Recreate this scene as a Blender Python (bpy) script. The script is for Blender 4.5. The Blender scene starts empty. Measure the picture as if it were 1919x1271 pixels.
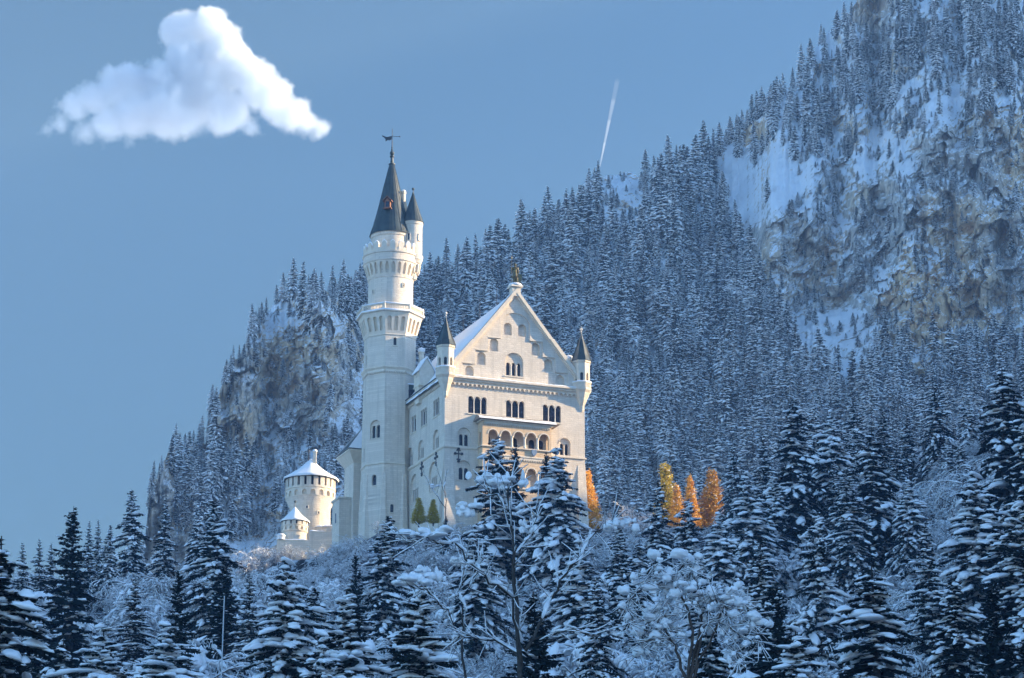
import bpy, bmesh, math, random
import numpy as np
from mathutils import Vector, Matrix
from mathutils.geometry import tessellate_polygon
from math import sin, cos, pi, radians, sqrt, tan

# ---------------------------------------------------------------- camera
scene = bpy.context.scene
COL = scene.collection
F_PX, CX, CY, PITCH = 6000.0, 959.5, 635.5, radians(16.1)
cam_d = bpy.data.cameras.new("camera")
cam_d.sensor_width = 36.0
cam_d.lens = F_PX / 1919.0 * 36.0
cam_d.clip_start = 1.0
cam_d.clip_end = 20000.0
cam = bpy.data.objects.new("camera", cam_d)
cam.location = (0, 0, 0)
cam.rotation_euler = (radians(90) + PITCH, 0, 0)
COL.objects.link(cam)
scene.camera = cam

# ---------------------------------------------------------------- light
SUN_AZ, SUN_EL = radians(6.0), radians(18.0)       # azimuth counted from +X towards +Y
world = bpy.data.worlds.new("World")
scene.world = world
world.use_nodes = True
nt = world.node_tree
bg = nt.nodes["Background"]
sky = nt.nodes.new("ShaderNodeTexSky")
sky.sky_type = 'NISHITA'
sky.sun_disc = False
sky.sun_elevation = SUN_EL
sky.sun_rotation = radians(90.0) - SUN_AZ
sky.altitude = 0.0
sky.air_density = 1.0
sky.dust_density = 1.4
sky.ozone_density = 3.5
# added sky gain lifting the shade: brighter along the sun axis and behind camera
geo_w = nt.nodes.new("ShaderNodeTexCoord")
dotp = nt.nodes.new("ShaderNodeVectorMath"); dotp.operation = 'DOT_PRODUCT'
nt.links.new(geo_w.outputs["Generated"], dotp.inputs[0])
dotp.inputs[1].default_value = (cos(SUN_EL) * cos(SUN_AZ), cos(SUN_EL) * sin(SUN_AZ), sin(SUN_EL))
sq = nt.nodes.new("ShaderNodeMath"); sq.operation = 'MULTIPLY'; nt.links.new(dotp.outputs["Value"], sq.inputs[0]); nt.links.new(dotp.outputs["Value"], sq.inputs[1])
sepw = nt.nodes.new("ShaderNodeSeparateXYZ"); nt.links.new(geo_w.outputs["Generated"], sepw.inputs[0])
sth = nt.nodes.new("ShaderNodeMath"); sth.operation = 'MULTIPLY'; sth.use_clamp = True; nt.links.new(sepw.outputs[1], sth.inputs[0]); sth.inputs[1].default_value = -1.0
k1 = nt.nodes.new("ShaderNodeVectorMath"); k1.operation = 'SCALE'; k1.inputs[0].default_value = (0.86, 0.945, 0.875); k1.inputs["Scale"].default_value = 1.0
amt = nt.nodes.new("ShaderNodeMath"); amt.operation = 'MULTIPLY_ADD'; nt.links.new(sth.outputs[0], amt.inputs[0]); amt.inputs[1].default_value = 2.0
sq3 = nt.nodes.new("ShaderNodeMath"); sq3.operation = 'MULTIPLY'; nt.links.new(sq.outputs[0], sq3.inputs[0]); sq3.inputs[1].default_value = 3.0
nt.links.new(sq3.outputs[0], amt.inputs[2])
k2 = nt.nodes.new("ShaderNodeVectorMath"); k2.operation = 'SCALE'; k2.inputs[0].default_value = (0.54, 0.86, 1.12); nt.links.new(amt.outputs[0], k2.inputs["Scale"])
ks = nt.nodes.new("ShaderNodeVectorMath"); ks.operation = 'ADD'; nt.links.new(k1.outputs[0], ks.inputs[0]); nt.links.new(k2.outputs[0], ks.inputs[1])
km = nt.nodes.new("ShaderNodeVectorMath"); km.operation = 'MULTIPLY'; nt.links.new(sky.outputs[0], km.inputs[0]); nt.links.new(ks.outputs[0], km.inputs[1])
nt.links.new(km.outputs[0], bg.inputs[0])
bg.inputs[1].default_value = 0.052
sd = bpy.data.lights.new("sun", 'SUN')
sd.energy = 5.0
sd.angle = radians(0.5)
sd.color = (1.0, 0.75, 0.45)
sun = bpy.data.objects.new("sun", sd)
s_dir = Vector((cos(SUN_EL) * cos(SUN_AZ), cos(SUN_EL) * sin(SUN_AZ), sin(SUN_EL)))
sun.rotation_euler = s_dir.to_track_quat('Z', 'Y').to_euler()
sun.location = (300, 300, 400)
COL.objects.link(sun)
scene.view_settings.view_transform = 'Standard'
scene.view_settings.look = 'None'
scene.view_settings.exposure = 1.48
scene.view_settings.gamma = 1.0
scene.view_settings.use_curve_mapping = False
scene.cycles.volume_bounces = 12
scene.cycles.max_bounces = 12
scene.cycles.transparent_max_bounces = 8
scene.cycles.diffuse_bounces = 3
scene.cycles.glossy_bounces = 2

# ---------------------------------------------------------------- helpers
def ray(px, py):
    a = (px - CX) / F_PX; b = (CY - py) / F_PX
    return (a, cos(PITCH) - b * sin(PITCH), sin(PITCH) + b * cos(PITCH))
def at(px, py, y):
    r = ray(px, py); k = y / r[1]
    return Vector((r[0] * k, y, r[2] * k))
def px_of(p):
    d = p[1] * cos(PITCH) + p[2] * sin(PITCH)
    v = -p[1] * sin(PITCH) + p[2] * cos(PITCH)
    return CX + F_PX * p[0] / d, CY - F_PX * v / d

def tag(o, label=None, cat=None, group=None, kind=None):
    if label: o["label"] = label
    if cat: o["category"] = cat
    if group: o["group"] = group
    if kind: o["kind"] = kind
    return o
def empty(name, loc=(0, 0, 0), rz=0.0):
    o = bpy.data.objects.new(name, None)
    o.location = loc; o.rotation_euler = (0, 0, rz)
    o.empty_display_size = 1
    COL.objects.link(o)
    return o

class MB:
    """collects polygons; build() links them as one mesh object"""
    def __init__(s): s.v = []; s.f = []; s.m = []
    def add(s, vs, fs, m=0):
        b = len(s.v); s.v += [tuple(v) for v in vs]
        for f in fs: s.f.append([b + i for i in f]); s.m.append(m)
    def box(s, x0, x1, y0, y1, z0, z1, m=0):
        s.add([(x0,y0,z0),(x1,y0,z0),(x1,y1,z0),(x0,y1,z0),(x0,y0,z1),(x1,y0,z1),(x1,y1,z1),(x0,y1,z1)],
              [(0,3,2,1),(4,5,6,7),(0,1,5,4),(1,2,6,5),(2,3,7,6),(3,0,4,7)], m)
    def lathe(s, prof, n, cx=0, cy=0, a0=0.0, m=0, caps=True):
        """prof: list of (r,z); n sides, first vertex at angle a0"""
        vs = []; fs = []
        for r, z in prof:
            for k in range(n):
                a = a0 + 2*pi*k/n
                vs.append((cx + r*sin(a), cy - r*cos(a), z))
        for i in range(len(prof)-1):
            for k in range(n):
                k2 = (k+1) % n
                fs.append((i*n+k, i*n+k2, (i+1)*n+k2, (i+1)*n+k))
        if caps:
            fs.append(list(range(n))[::-1]); fs.append([(len(prof)-1)*n+k for k in range(n)])
        s.add(vs, fs, m)
    def tube(s, p0, p1, r0, r1, n=8, m=0):
        p0 = Vector(p0); p1 = Vector(p1); d = (p1-p0).normalized()
        a = d.orthogonal().normalized(); b = d.cross(a)
        vs = []
        for p, r in ((p0, r0), (p1, r1)):
            for k in range(n):
                t = 2*pi*k/n; vs.append(p + a*(r*cos(t)) + b*(r*sin(t)))
        fs = [(k, (k+1)%n, n+(k+1)%n, n+k) for k in range(n)] + [list(range(n))[::-1], list(range(n, 2*n))]
        s.add(vs, fs, m)
    def ball(s, c, r, m=0, n=10, sz=1.0):
        prof = [(max(1e-3, r*sin(pi*i/n)), c[2] - sz*r*cos(pi*i/n)) for i in range(n+1)]
        s.lathe(prof, 12, c[0], c[1], 0, m, caps=False)
    def prism(s, poly, M, d0, d1, m=0):
        """extrude a 2D polygon through the mapping M(s,t,d) from d0 to d1"""
        n = len(poly)
        vs = [M(a, b, d0) for a, b in poly] + [M(a, b, d1) for a, b in poly]
        fs = [(k, (k+1)%n, n+(k+1)%n, n+k) for k in range(n)]
        tri = tessellate_polygon([[Vector((a, b, 0)) for a, b in poly]])
        fs += [tuple(t) for t in tri] + [tuple(n+i for i in t) for t in tri]
        s.add(vs, fs, m)
    def panel(s, outer, holes, M, depth=0.3, d=0.0, m=0, backs=()):
        """flat wall piece with real openings; reveals run to d+depth; backs = holes closed at that depth"""
        allp = list(outer); loops = [[Vector((a, b, 0)) for a, b in outer]]
        for h in holes:
            allp += list(h); loops.append([Vector((a, b, 0)) for a, b in h])
        tri = tessellate_polygon(loops)
        s.add([M(a, b, d) for a, b in allp], [tuple(t) for t in tri], m)
        for i, h in enumerate(holes):
            n = len(h); dd = depth[i] if isinstance(depth, (list, tuple)) else depth
            s.add([M(a, b, d) for a, b in h] + [M(a, b, d+dd) for a, b in h],
                  [(k, (k+1)%n, n+(k+1)%n, n+k) for k in range(n)], m)
            if i in backs:
                t2 = tessellate_polygon([[Vector((a, b, 0)) for a, b in h]])
                s.add([M(a, b, d+dd) for a, b in h], [tuple(t) for t in t2], m)
    def ring_band(s, outer, inner, M, d0, d1, m=0):
        """moulding between two open paths of equal length"""
        n = len(outer)
        for i in range(n-1):
            q = [outer[i], outer[i+1], inner[i+1], inner[i]]
            vs = [M(a, b, d0) for a, b in q] + [M(a, b, d1) for a, b in q]
            s.add(vs, [(0,1,2,3), (4,7,6,5), (0,4,5,1), (1,5,6,2), (2,6,7,3), (3,7,4,0)], m)
    def build(s, name, mats, parent=None, smooth=False, angle=None):
        me = bpy.data.meshes.new(name)
        me.from_pydata(s.v, [], s.f)
        mats = mats if isinstance(mats, (list, tuple)) else [mats]
        for mm in mats: me.materials.append(mm)
        me.polygons.foreach_set("material_index", s.m)
        if smooth: me.polygons.foreach_set("use_smooth", [True]*len(s.f))
        me.update()
        if smooth and angle:
            me.set_sharp_from_angle(angle=radians(angle))
        o = bpy.data.objects.new(name, me)
        COL.objects.link(o)
        if parent: o.parent = parent
        return o

def arch(cx, z0, w, h, n=9):
    """rectangle with a round head; w wide, h high over all"""
    r = w/2; zs = z0 + h - r
    pts = [(cx - r, z0), (cx + r, z0)]
    pts += [(cx + r*cos(pi*i/n), zs + r*sin(pi*i/n)) for i in range(n+1)]
    return pts
def lights_outline(cx, z0, w, h, n, pier, seg=7):
    """outline of n arched lights standing side by side on one sill"""
    lw = (w - pier*(n-1)) / n; r = lw/2; zs = z0 + h - r
    pts = [(cx - w/2, z0), (cx + w/2, z0)]
    for k in range(n-1, -1, -1):
        c = cx - w/2 + lw/2 + k*(lw+pier)
        pts += [(c + r*cos(pi*i/seg), zs + r*sin(pi*i/seg)) for i in range(seg+1)]
    return pts
def plane_map(o, U, N):
    """wall mapping: s along U, t up, d inwards (against the outward normal N)"""
    o = Vector(o); U = Vector(U); N = Vector(N)
    return lambda s, t, d: o + U*s + Vector((0, 0, t)) - N*d

# numpy mesh for heavy foliage
class NM:
    def __init__(s): s.v = []; s.t = []; s.m = []; s.n = 0
    def add(s, v, t, m):
        v = np.asarray(v, dtype=np.float32).reshape(-1, 3); t = np.asarray(t, dtype=np.int32).reshape(-1, 3)
        s.v.append(v); s.t.append(t + s.n); s.m.append(np.full(len(t), m, dtype=np.int32)); s.n += len(v)
    def mesh(s, name, mats, smooth=False, only=None):
        v = np.concatenate(s.v); t = np.concatenate(s.t); m = np.concatenate(s.m)
        if only is not None:
            k = m == only; t = t[k]; m = np.zeros(len(t), dtype=np.int32)
            used, inv = np.unique(t, return_inverse=True)
            v = v[used]; t = inv.reshape(-1, 3).astype(np.int32)
        me = bpy.data.meshes.new(name)
        me.vertices.add(len(v)); me.vertices.foreach_set("co", v.ravel())
        me.loops.add(len(t)*3); me.loops.foreach_set("vertex_index", t.ravel())
        me.polygons.add(len(t))
        me.polygons.foreach_set("loop_start", np.arange(0, len(t)*3, 3, dtype=np.int32))
        for mm in mats: me.materials.append(mm)
        me.polygons.foreach_set("material_index", m)
        if smooth is True:
            me.polygons.foreach_set("use_smooth", np.ones(len(t), dtype=bool))
        elif smooth:
            me.polygons.foreach_set("use_smooth", np.isin(m, list(smooth)))
        me.update(calc_edges=True)
        return me

# ---------------------------------------------------------------- numpy noise
_rs = np.random.RandomState(7)
_perm = _rs.permutation(256); _perm = np.concatenate([_perm, _perm])
_ga = _rs.rand(256) * 2*pi
def pnoise(x, y):
    xi = np.floor(x).astype(int); yi = np.floor(y).astype(int)
    xf = x - xi; yf = y - yi; xi &= 255; yi &= 255
    u = xf**3*(xf*(xf*6-15)+10); v = yf**3*(yf*(yf*6-15)+10)
    def g(ix, iy, fx, fy):
        h = _perm[_perm[ix & 255] + (iy & 255)]; a = _ga[h]
        return np.cos(a)*fx + np.sin(a)*fy
    n00 = g(xi, yi, xf, yf); n10 = g(xi+1, yi, xf-1, yf)
    n01 = g(xi, yi+1, xf, yf-1); n11 = g(xi+1, yi+1, xf-1, yf-1)
    return ((n00*(1-u)+n10*u)*(1-v) + (n01*(1-u)+n11*u)*v) * 1.5
def fbm(x, y, o=4, gain=0.5):
    r = 0; a = 1; s = 1
    for i in range(o):
        r = r + a*pnoise(x*s + 17.3*i, y*s - 9.1*i); a *= gain; s *= 2.03
    return r
def worley(x, y, seed):
    """cells with a random height and tilt each: broken rock facets"""
    xi = np.floor(x).astype(int); yi = np.floor(y).astype(int); best = np.full(x.shape, 9.0); val = np.zeros(x.shape)
    for dx in (-1, 0, 1):
        for dy in (-1, 0, 1):
            cx = xi+dx; cy = yi+dy; hsh = _perm[(_perm[(cx+seed) & 255]+cy) & 255]; h2 = _perm[(hsh+71) & 255]; h3 = _perm[(hsh+133) & 255]; h4 = _perm[(h2+57) & 255]
            px_ = cx+0.1+0.8*hsh/255.0; py_ = cy+0.1+0.8*h2/255.0; d = (x-px_)**2+(y-py_)**2; m = d < best
            best = np.where(m, d, best); val = np.where(m, (h3/255.0-0.5)*1.2+(x-px_)*(h4/255.0-0.5)*1.8+(y-py_)*(h2/255.0-0.5)*1.8, val)
    return val
def sstep(a, b, x):
    t = np.clip((x-a)/(b-a), 0, 1); return t*t*(3-2*t)

# ---------------------------------------------------------------- materials
def new_mat(name):
    m = bpy.data.materials.new(name); m.use_nodes = True
    t = m.node_tree; b = t.nodes["Principled BSDF"]
    return m, t, b
def N(t, kind, **kw):
    n = t.nodes.new(kind)
    for k, v in kw.items():
        if k in n.inputs: n.inputs[k].default_value = v
        else: setattr(n, k, v)
    return n
def noise(t, scale, detail=6, rough=0.55, vec=None, coords="Object"):
    if vec is None:
        tc = t.nodes.new("ShaderNodeTexCoord"); vec = tc.outputs[coords]
    n = N(t, "ShaderNodeTexNoise", Scale=scale, Detail=detail, Roughness=rough)
    t.links.new(vec, n.inputs["Vector"]); return n
def ramp(t, fac, stops):
    r = t.nodes.new("ShaderNodeValToRGB"); e = r.color_ramp.elements
    while len(e) < len(stops): e.new(0.5)
    for el, (p, c) in zip(e, stops):
        el.position = p; el.color = (c[0], c[1], c[2], 1) if len(c) == 3 else c
    t.links.new(fac, r.inputs[0]); return r.outputs[0]
def mix(t, fac, a, b, mode='MIX'):
    n = t.nodes.new("ShaderNodeMix"); n.data_type = 'RGBA'; n.blend_type = mode
    for sock, v in ((n.inputs[0], fac), (n.inputs[6], a), (n.inputs[7], b)):
        if hasattr(v, "is_output"): t.links.new(v, sock)
        else: sock.default_value = v if not isinstance(v, tuple) else (v + (1,) if len(v) == 3 else v)
    return n.outputs[2]
def bump(t, h, b, strength=0.4, dist=0.05):
    n = N(t, "ShaderNodeBump", Strength=strength, Distance=dist)
    t.links.new(h, n.inputs["Height"]); t.links.new(n.outputs[0], b.inputs["Normal"]); return n
def math_n(t, op, a, b=None):
    n = t.nodes.new("ShaderNodeMath"); n.operation = op
    for i, v in enumerate((a, b)):
        if v is None: continue
        if hasattr(v, "is_output"): t.links.new(v, n.inputs[i])
        else: n.inputs[i].default_value = v
    return n.outputs[0]

def mat_simple(name, c1, c2, scale=3.0, rough=0.8, bstr=0.3, bdist=0.03, spec=0.3, metal=0.0, detail=6):
    m, t, b = new_mat(name)
    n = noise(t, scale, detail)
    col = ramp(t, n.outputs[0], [(0.3, c1), (0.7, c2)])
    t.links.new(col, b.inputs["Base Color"])
    b.inputs["Roughness"].default_value = rough
    b.inputs["Specular IOR Level"].default_value = spec
    b.inputs["Metallic"].default_value = metal
    if bstr: bump(t, n.outputs[0], b, bstr, bdist)
    return m

def mat_masonry(name, ca, cb, mortar, stain):
    m, t, b = new_mat(name)
    tc = t.nodes.new("ShaderNodeTexCoord")
    sep = t.nodes.new("ShaderNodeSeparateXYZ"); t.links.new(tc.outputs["Object"], sep.inputs[0])
    s = math_n(t, 'ADD', sep.outputs[0], sep.outputs[1])
    cmb = t.nodes.new("ShaderNodeCombineXYZ")
    t.links.new(s, cmb.inputs[0]); t.links.new(sep.outputs[2], cmb.inputs[1])
    br = N(t, "ShaderNodeTexBrick", Scale=1.0)
    br.inputs["Color1"].default_value = ca + (1,); br.inputs["Color2"].default_value = cb + (1,)
    br.inputs["Mortar"].default_value = mortar + (1,)
    br.inputs["Mortar Size"].default_value = 0.02; br.inputs["Mortar Smooth"].default_value = 0.4
    br.inputs["Brick Width"].default_value = 0.85; br.inputs["Row Height"].default_value = 0.36
    br.inputs["Bias"].default_value = 0.1
    t.links.new(cmb.outputs[0], br.inputs["Vector"])
    n1 = noise(t, 0.35, 5, 0.6); n2 = noise(t, 2.6, 5, 0.6)
    c = mix(t, ramp(t, n1.outputs[0], [(0.42, (0,0,0)), (0.75, (1,1,1))]), br.outputs[0], stain, 'MIX')
    m2 = t.nodes.new("ShaderNodeMapping"); m2.inputs["Scale"].default_value = (1.3, 1.3, 0.09)
    t.links.new(tc.outputs["Object"], m2.inputs[0])
    n3 = noise(t, 1.0, 5, 0.6, vec=m2.outputs[0])
    c = mix(t, ramp(t, n3.outputs[0], [(0.5, (0,0,0)), (0.8, (0.8,0.8,0.8))]), c, tuple(x*0.74 for x in stain), 'MIX')
    t.links.new(c, b.inputs["Base Color"])
    b.inputs["Roughness"].default_value = 0.85; b.inputs["Specular IOR Level"].default_value = 0.25
    h = math_n(t, 'ADD', math_n(t, 'MULTIPLY', br.outputs[1], -0.6), math_n(t, 'MULTIPLY', n2.outputs[0], 0.8))
    bump(t, h, b, 0.75, 0.06)
    return m

M_WALL = mat_masonry("limestone_wall", (0.82,0.735,0.62), (0.70,0.625,0.52), (0.56,0.50,0.42), (0.67,0.60,0.50))
M_TRIM = mat_simple("limestone_trim", (0.66,0.58,0.46), (0.78,0.70,0.58), 1.6, 0.8, 0.2, 0.02)
M_LOGGIA = mat_masonry("sandstone_loggia", (0.78,0.59,0.39), (0.70,0.52,0.34), (0.56,0.43,0.30), (0.64,0.49,0.33))
M_NICHE = mat_simple("stone_column", (0.70,0.64,0.55), (0.80,0.75,0.66), 3, 0.75, 0.15, 0.02)
M_LEAD = mat_simple("weathered_copper_roof", (0.024,0.036,0.038), (0.06,0.082,0.08), 0.8, 0.5, 0.15, 0.02, spec=0.5)
M_IRON = mat_simple("dark_iron", (0.03,0.03,0.032), (0.05,0.05,0.055), 4, 0.5, 0.1, 0.01, spec=0.5)
M_BRONZE = mat_simple("bronze", (0.07,0.06,0.03), (0.20,0.17,0.07), 3, 0.42, 0.2, 0.03, spec=0.6, metal=0.4)
M_WOOD = mat_simple("reddish_wood", (0.22,0.09,0.05), (0.35,0.16,0.09), 3, 0.7, 0.2, 0.02)
M_DARKIN = mat_simple("dark_interior", (0.012,0.012,0.016), (0.02,0.02,0.026), 2, 0.9, 0.0)
def mat_glass():
    m, t, b = new_mat("window_glass")
    n = noise(t, 1.2, 3)
    c = ramp(t, n.outputs[0], [(0.45, (0.012,0.012,0.02)), (0.62, (0.04,0.035,0.05)), (0.7, (0.10,0.10,0.13))])
    t.links.new(c, b.inputs["Base Color"]); b.inputs["Roughness"].default_value = 0.2
    b.inputs["Specular IOR Level"].default_value = 0.5
    return m
M_GLASS = mat_glass()
def mat_snow():
    m, t, b = new_mat("snow")
    n = noise(t, 1.3, 6, 0.6); n2 = noise(t, 9.0, 4, 0.6)
    c = ramp(t, n.outputs[0], [(0.3, (0.82,0.84,0.87)), (0.7, (0.90,0.91,0.93))])
    t.links.new(c, b.inputs["Base Color"]); b.inputs["Roughness"].default_value = 0.85
    b.inputs["Specular IOR Level"].default_value = 0.1
    h = math_n(t, 'ADD', n.outputs[0], math_n(t, 'MULTIPLY', n2.outputs[0], 0.25))
    bump(t, h, b, 0.5, 0.12)
    return m
M_SNOW = mat_snow()
def mat_foliage(name, a, bcol, scale=2.0):
    m, t, b = new_mat(name)
    n = noise(t, scale, 4, 0.6)
    oi = t.nodes.new("ShaderNodeObjectInfo")
    c = ramp(t, n.outputs[0], [(0.3, a), (0.7, bcol)])
    hsv = t.nodes.new("ShaderNodeHueSaturation")
    t.links.new(c, hsv.inputs["Color"])
    t.links.new(math_n(t, 'ADD', math_n(t, 'MULTIPLY', oi.outputs["Random"], 0.5), 0.75), hsv.inputs["Value"])
    t.links.new(hsv.outputs[0], b.inputs["Base Color"])
    b.inputs["Roughness"].default_value = 0.75; b.inputs["Specular IOR Level"].default_value = 0.15
    return m
M_NEEDLE = mat_foliage("spruce_needles", (0.007,0.018,0.020), (0.020,0.040,0.038))
M_FIRN = mat_foliage("frosted_needles", (0.03,0.05,0.045), (0.07,0.10,0.09))
M_LARCH = mat_foliage("golden_larch_needles", (0.60,0.31,0.05), (0.78,0.48,0.11))
M_LARCHG = mat_foliage("yellow_green_larch_needles", (0.46,0.36,0.05), (0.68,0.54,0.10))
M_BARK = mat_simple("bark", (0.03,0.027,0.026), (0.075,0.068,0.062), 6, 0.9, 0.3, 0.02)
M_TWIG = mat_simple("brown_twigs", (0.045,0.035,0.03), (0.12,0.09,0.075), 3, 0.9, 0.0)
def mat_mountain():
    m, t, b = new_mat("snowy_rock")
    tc = t.nodes.new("ShaderNodeTexCoord")
    geo = t.nodes.new("ShaderNodeNewGeometry")
    def mapped(sc):
        mp = t.nodes.new("ShaderNodeMapping"); mp.inputs["Scale"].default_value = sc
        t.links.new(tc.outputs["Object"], mp.inputs[0]); return mp.outputs[0]
    n1 = noise(t, 0.022, 5, 0.6, vec=mapped((1, 1, 0.5)))
    n2 = noise(t, 0.22, 10, 0.72); n4 = noise(t, 0.7, 10, 0.8); n6 = noise(t, 0.06, 5, 0.6)
    n5 = noise(t, 0.45, 8, 0.68, vec=mapped((1, 1, 0.10)))
    grey = ramp(t, n2.outputs[0], [(0.32, (0.30,0.285,0.27)), (0.48, (0.60,0.56,0.51)), (0.66, (0.80,0.75,0.68))])
    streak = ramp(t, n5.outputs[0], [(0.36, (0.55,0.55,0.57)), (0.56, (1,1,1))])
    grey = mix(t, 0.85, grey, streak, 'MULTIPLY')
    warm = ramp(t, n4.outputs[0], [(0.3, (0.62,0.43,0.26)), (0.7, (0.93,0.72,0.47))])
    warm = mix(t, 0.6, warm, streak, 'MULTIPLY')
    vo = N(t, "ShaderNodeTexVoronoi", feature='DISTANCE_TO_EDGE', Scale=1.0)
    wv = t.nodes.new("ShaderNodeVectorMath"); wv.operation = 'ADD'; t.links.new(mapped((0.17, 0.17, 0.05)), wv.inputs[0])
    wn = t.nodes.new("ShaderNodeVectorMath"); wn.operation = 'SCALE'; t.links.new(n2.outputs["Color"], wn.inputs[0]); wn.inputs["Scale"].default_value = 0.9
    t.links.new(wn.outputs[0], wv.inputs[1]); t.links.new(wv.outputs[0], vo.inputs["Vector"])
    crack = ramp(t, vo.outputs["Distance"], [(0.0, (0.3,0.3,0.32)), (0.05, (1,1,1))])
    wfac = ramp(t, n1.outputs[0], [(0.43, (0,0,0)), (0.56, (1,1,1))])
    rock = mix(t, 0.85, mix(t, wfac, grey, warm), crack, 'MULTIPLY')
    sep = t.nodes.new("ShaderNodeSeparateXYZ"); t.links.new(geo.outputs["Normal"], sep.inputs[0])
    sl = sep.outputs[2]
    for n_, k in ((n2, 0.7), (n4, 2.0), (n6, 0.3), (n5, 0.9)):
        sl = math_n(t, 'ADD', sl, math_n(t, 'MULTIPLY', math_n(t, 'SUBTRACT', n_.outputs[0], 0.5), k))
    at_ = t.nodes.new("ShaderNodeAttribute"); at_.attribute_name = "bare_rock"
    sl = math_n(t, 'SUBTRACT', sl, math_n(t, 'MULTIPLY', at_.outputs["Fac"], 0.5))
    sf = ramp(t, sl, [(0.25, (0,0,0)), (0.29, (1,1,1))])
    c = mix(t, sf, rock, (0.88,0.90,0.93))
    t.links.new(c, b.inputs["Base Color"])
    b.inputs["Roughness"].default_value = 0.9; b.inputs["Specular IOR Level"].default_value = 0.1
    h = math_n(t, 'ADD', math_n(t, 'MULTIPLY', n2.outputs[0], 1.6), math_n(t, 'MULTIPLY', n4.outputs[0], 0.5))
    h = math_n(t, 'ADD', h, math_n(t, 'MULTIPLY', n5.outputs[0], 0.9))
    h = math_n(t, 'ADD', h, math_n(t, 'MULTIPLY', math_n(t, 'MINIMUM', vo.outputs["Distance"], 0.2), 2.5))
    bump(t, h, b, 0.75, 1.2)
    return m
M_MOUNT = mat_mountain()
def mat_ground():
    m, t, b = new_mat("snowy_ground")
    n = noise(t, 0.5, 8, 0.65); n2 = noise(t, 0.12, 4)
    f = math_n(t, 'ADD', math_n(t, 'MULTIPLY', n.outputs[0], 0.7), math_n(t, 'MULTIPLY', n2.outputs[0], 0.3))
    c = ramp(t, f, [(0.50, (0.03,0.027,0.025)), (0.57, (0.55,0.58,0.62)), (0.7, (0.82,0.84,0.87))])
    t.links.new(c, b.inputs["Base Color"]); b.inputs["Roughness"].default_value = 0.9
    b.inputs["Specular IOR Level"].default_value = 0.1
    bump(t, n.outputs[0], b, 0.8, 0.5)
    return m
M_GROUND = mat_ground()
# ---------------------------------------------------------------- terrain
def ground_z(x, y):
    x = np.asarray(x, dtype=float); y = np.asarray(y, dtype=float)
    g = np.interp(y, [-200, 20, 60, 100, 150, 200, 250, 300, 350, 400, 450, 500, 520, 570, 600, 650, 700, 770],
                     [-12, -9, -4, 5, 14, 27, 38, 51, 64, 78, 93, 110, 117, 121, 116, 98, 90, 95])
    cap = 92 + 0.02*(y-450)
    e_ = 20*sstep(538, 556, y); left = np.clip((-x-(20+e_))/26, 0, 1); left = left*left*(3-2*left)
    g = np.where(y > 430, g*(1-left) + np.minimum(g, cap)*left, g)
    g = g + np.maximum(0, x-30)*0.36*sstep(200, 420, y)*(1-sstep(560, 640, y))
    # hill added out of frame on the right to shade the valley slope
    crest = 292 + 8*np.sin(y*0.03)
    w = sstep(190, 330, x - np.maximum(0, y-500)*0.2) * (1 - sstep(521, 545, y + 4*np.sin(x*0.05))) * sstep(-150, 0, y)
    g = g*(1-w) + np.maximum(g, crest)*w
    return g + 1.2*fbm(x*0.05, y*0.05, 3)

def grid_mesh(name, X, Y, Z, mat, smooth=True):
    nr, nc = X.shape
    v = np.stack([X, Y, Z], -1).reshape(-1, 3).astype(np.float32)
    idx = np.arange(nr*nc, dtype=np.int32).reshape(nr, nc)
    q = np.stack([idx[:-1, :-1], idx[:-1, 1:], idx[1:, 1:], idx[1:, :-1]], -1).reshape(-1, 4)
    me = bpy.data.meshes.new(name)
    me.vertices.add(len(v)); me.vertices.foreach_set("co", v.ravel())
    me.loops.add(q.size); me.loops.foreach_set("vertex_index", q.ravel())
    me.polygons.add(len(q)); me.polygons.foreach_set("loop_start", np.arange(0, q.size, 4, dtype=np.int32))
    me.polygons.foreach_set("use_smooth", np.full(len(q), smooth))
    me.materials.append(mat); me.update(calc_edges=True)
    o = bpy.data.objects.new(name, me); COL.objects.link(o)
    return o
gx = np.concatenate([np.arange(-700, -120, 20), np.arange(-120, 300, 2.5), np.arange(300, 900, 20)])
gy = np.concatenate([np.arange(-300, 40, 20), np.arange(40, 640, 2.5), np.arange(640, 790, 10)])
GX, GY = np.meshgrid(gx, gy)
ground = grid_mesh("ground", GX, GY, ground_z(GX, GY), M_GROUND)
tag(ground, kind="structure")

# mountain: one sheet, for every column of directions a profile climbing to its crest
SKY_PTS = [(-2600, 1500), (-600, 1330), (0, 1180), (240, 1120), (272, 1000), (284, 905), (300, 880), (330, 842), (385, 828), (392, 770),
           (430, 700), (455, 655), (475, 607), (520, 566), (560, 548), (620, 545), (700, 545), (800, 540), (900, 505), (960, 478),
           (1020, 440), (1060, 410), (1110, 362), (1135, 330), (1170, 321), (1205, 330), (1225, 345), (1300, 315), (1380, 250), (1430, 215),
           (1480, 160), (1530, 92), (1570, 40), (1612, -5), (1700, -80), (1919, -200), (2600, -430), (3600, -620), (6500, -600)]
skx = np.array([p[0] for p in SKY_PTS], float); sky_y = np.array([p[1] for p in SKY_PTS], float)
cols = np.concatenate([np.arange(-2600, 0, 40), np.arange(0, 230, 10), np.arange(230, 1990, 2.2), np.arange(1990, 2400, 20), np.arange(2400, 6500, 60)]).astype(float)
NR = 520
PB = 1190.0
ps = np.interp(cols, skx, sky_y) + 9*fbm(cols*0.022, cols*0+3.3, 4) + 3*fbm(cols*0.13, cols*0+8.1, 3)*(cols < 2000) + 14*fbm(cols*0.06, cols*0+5.5, 3)*(cols < 520)
U = np.linspace(0, 1, NR)
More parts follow.
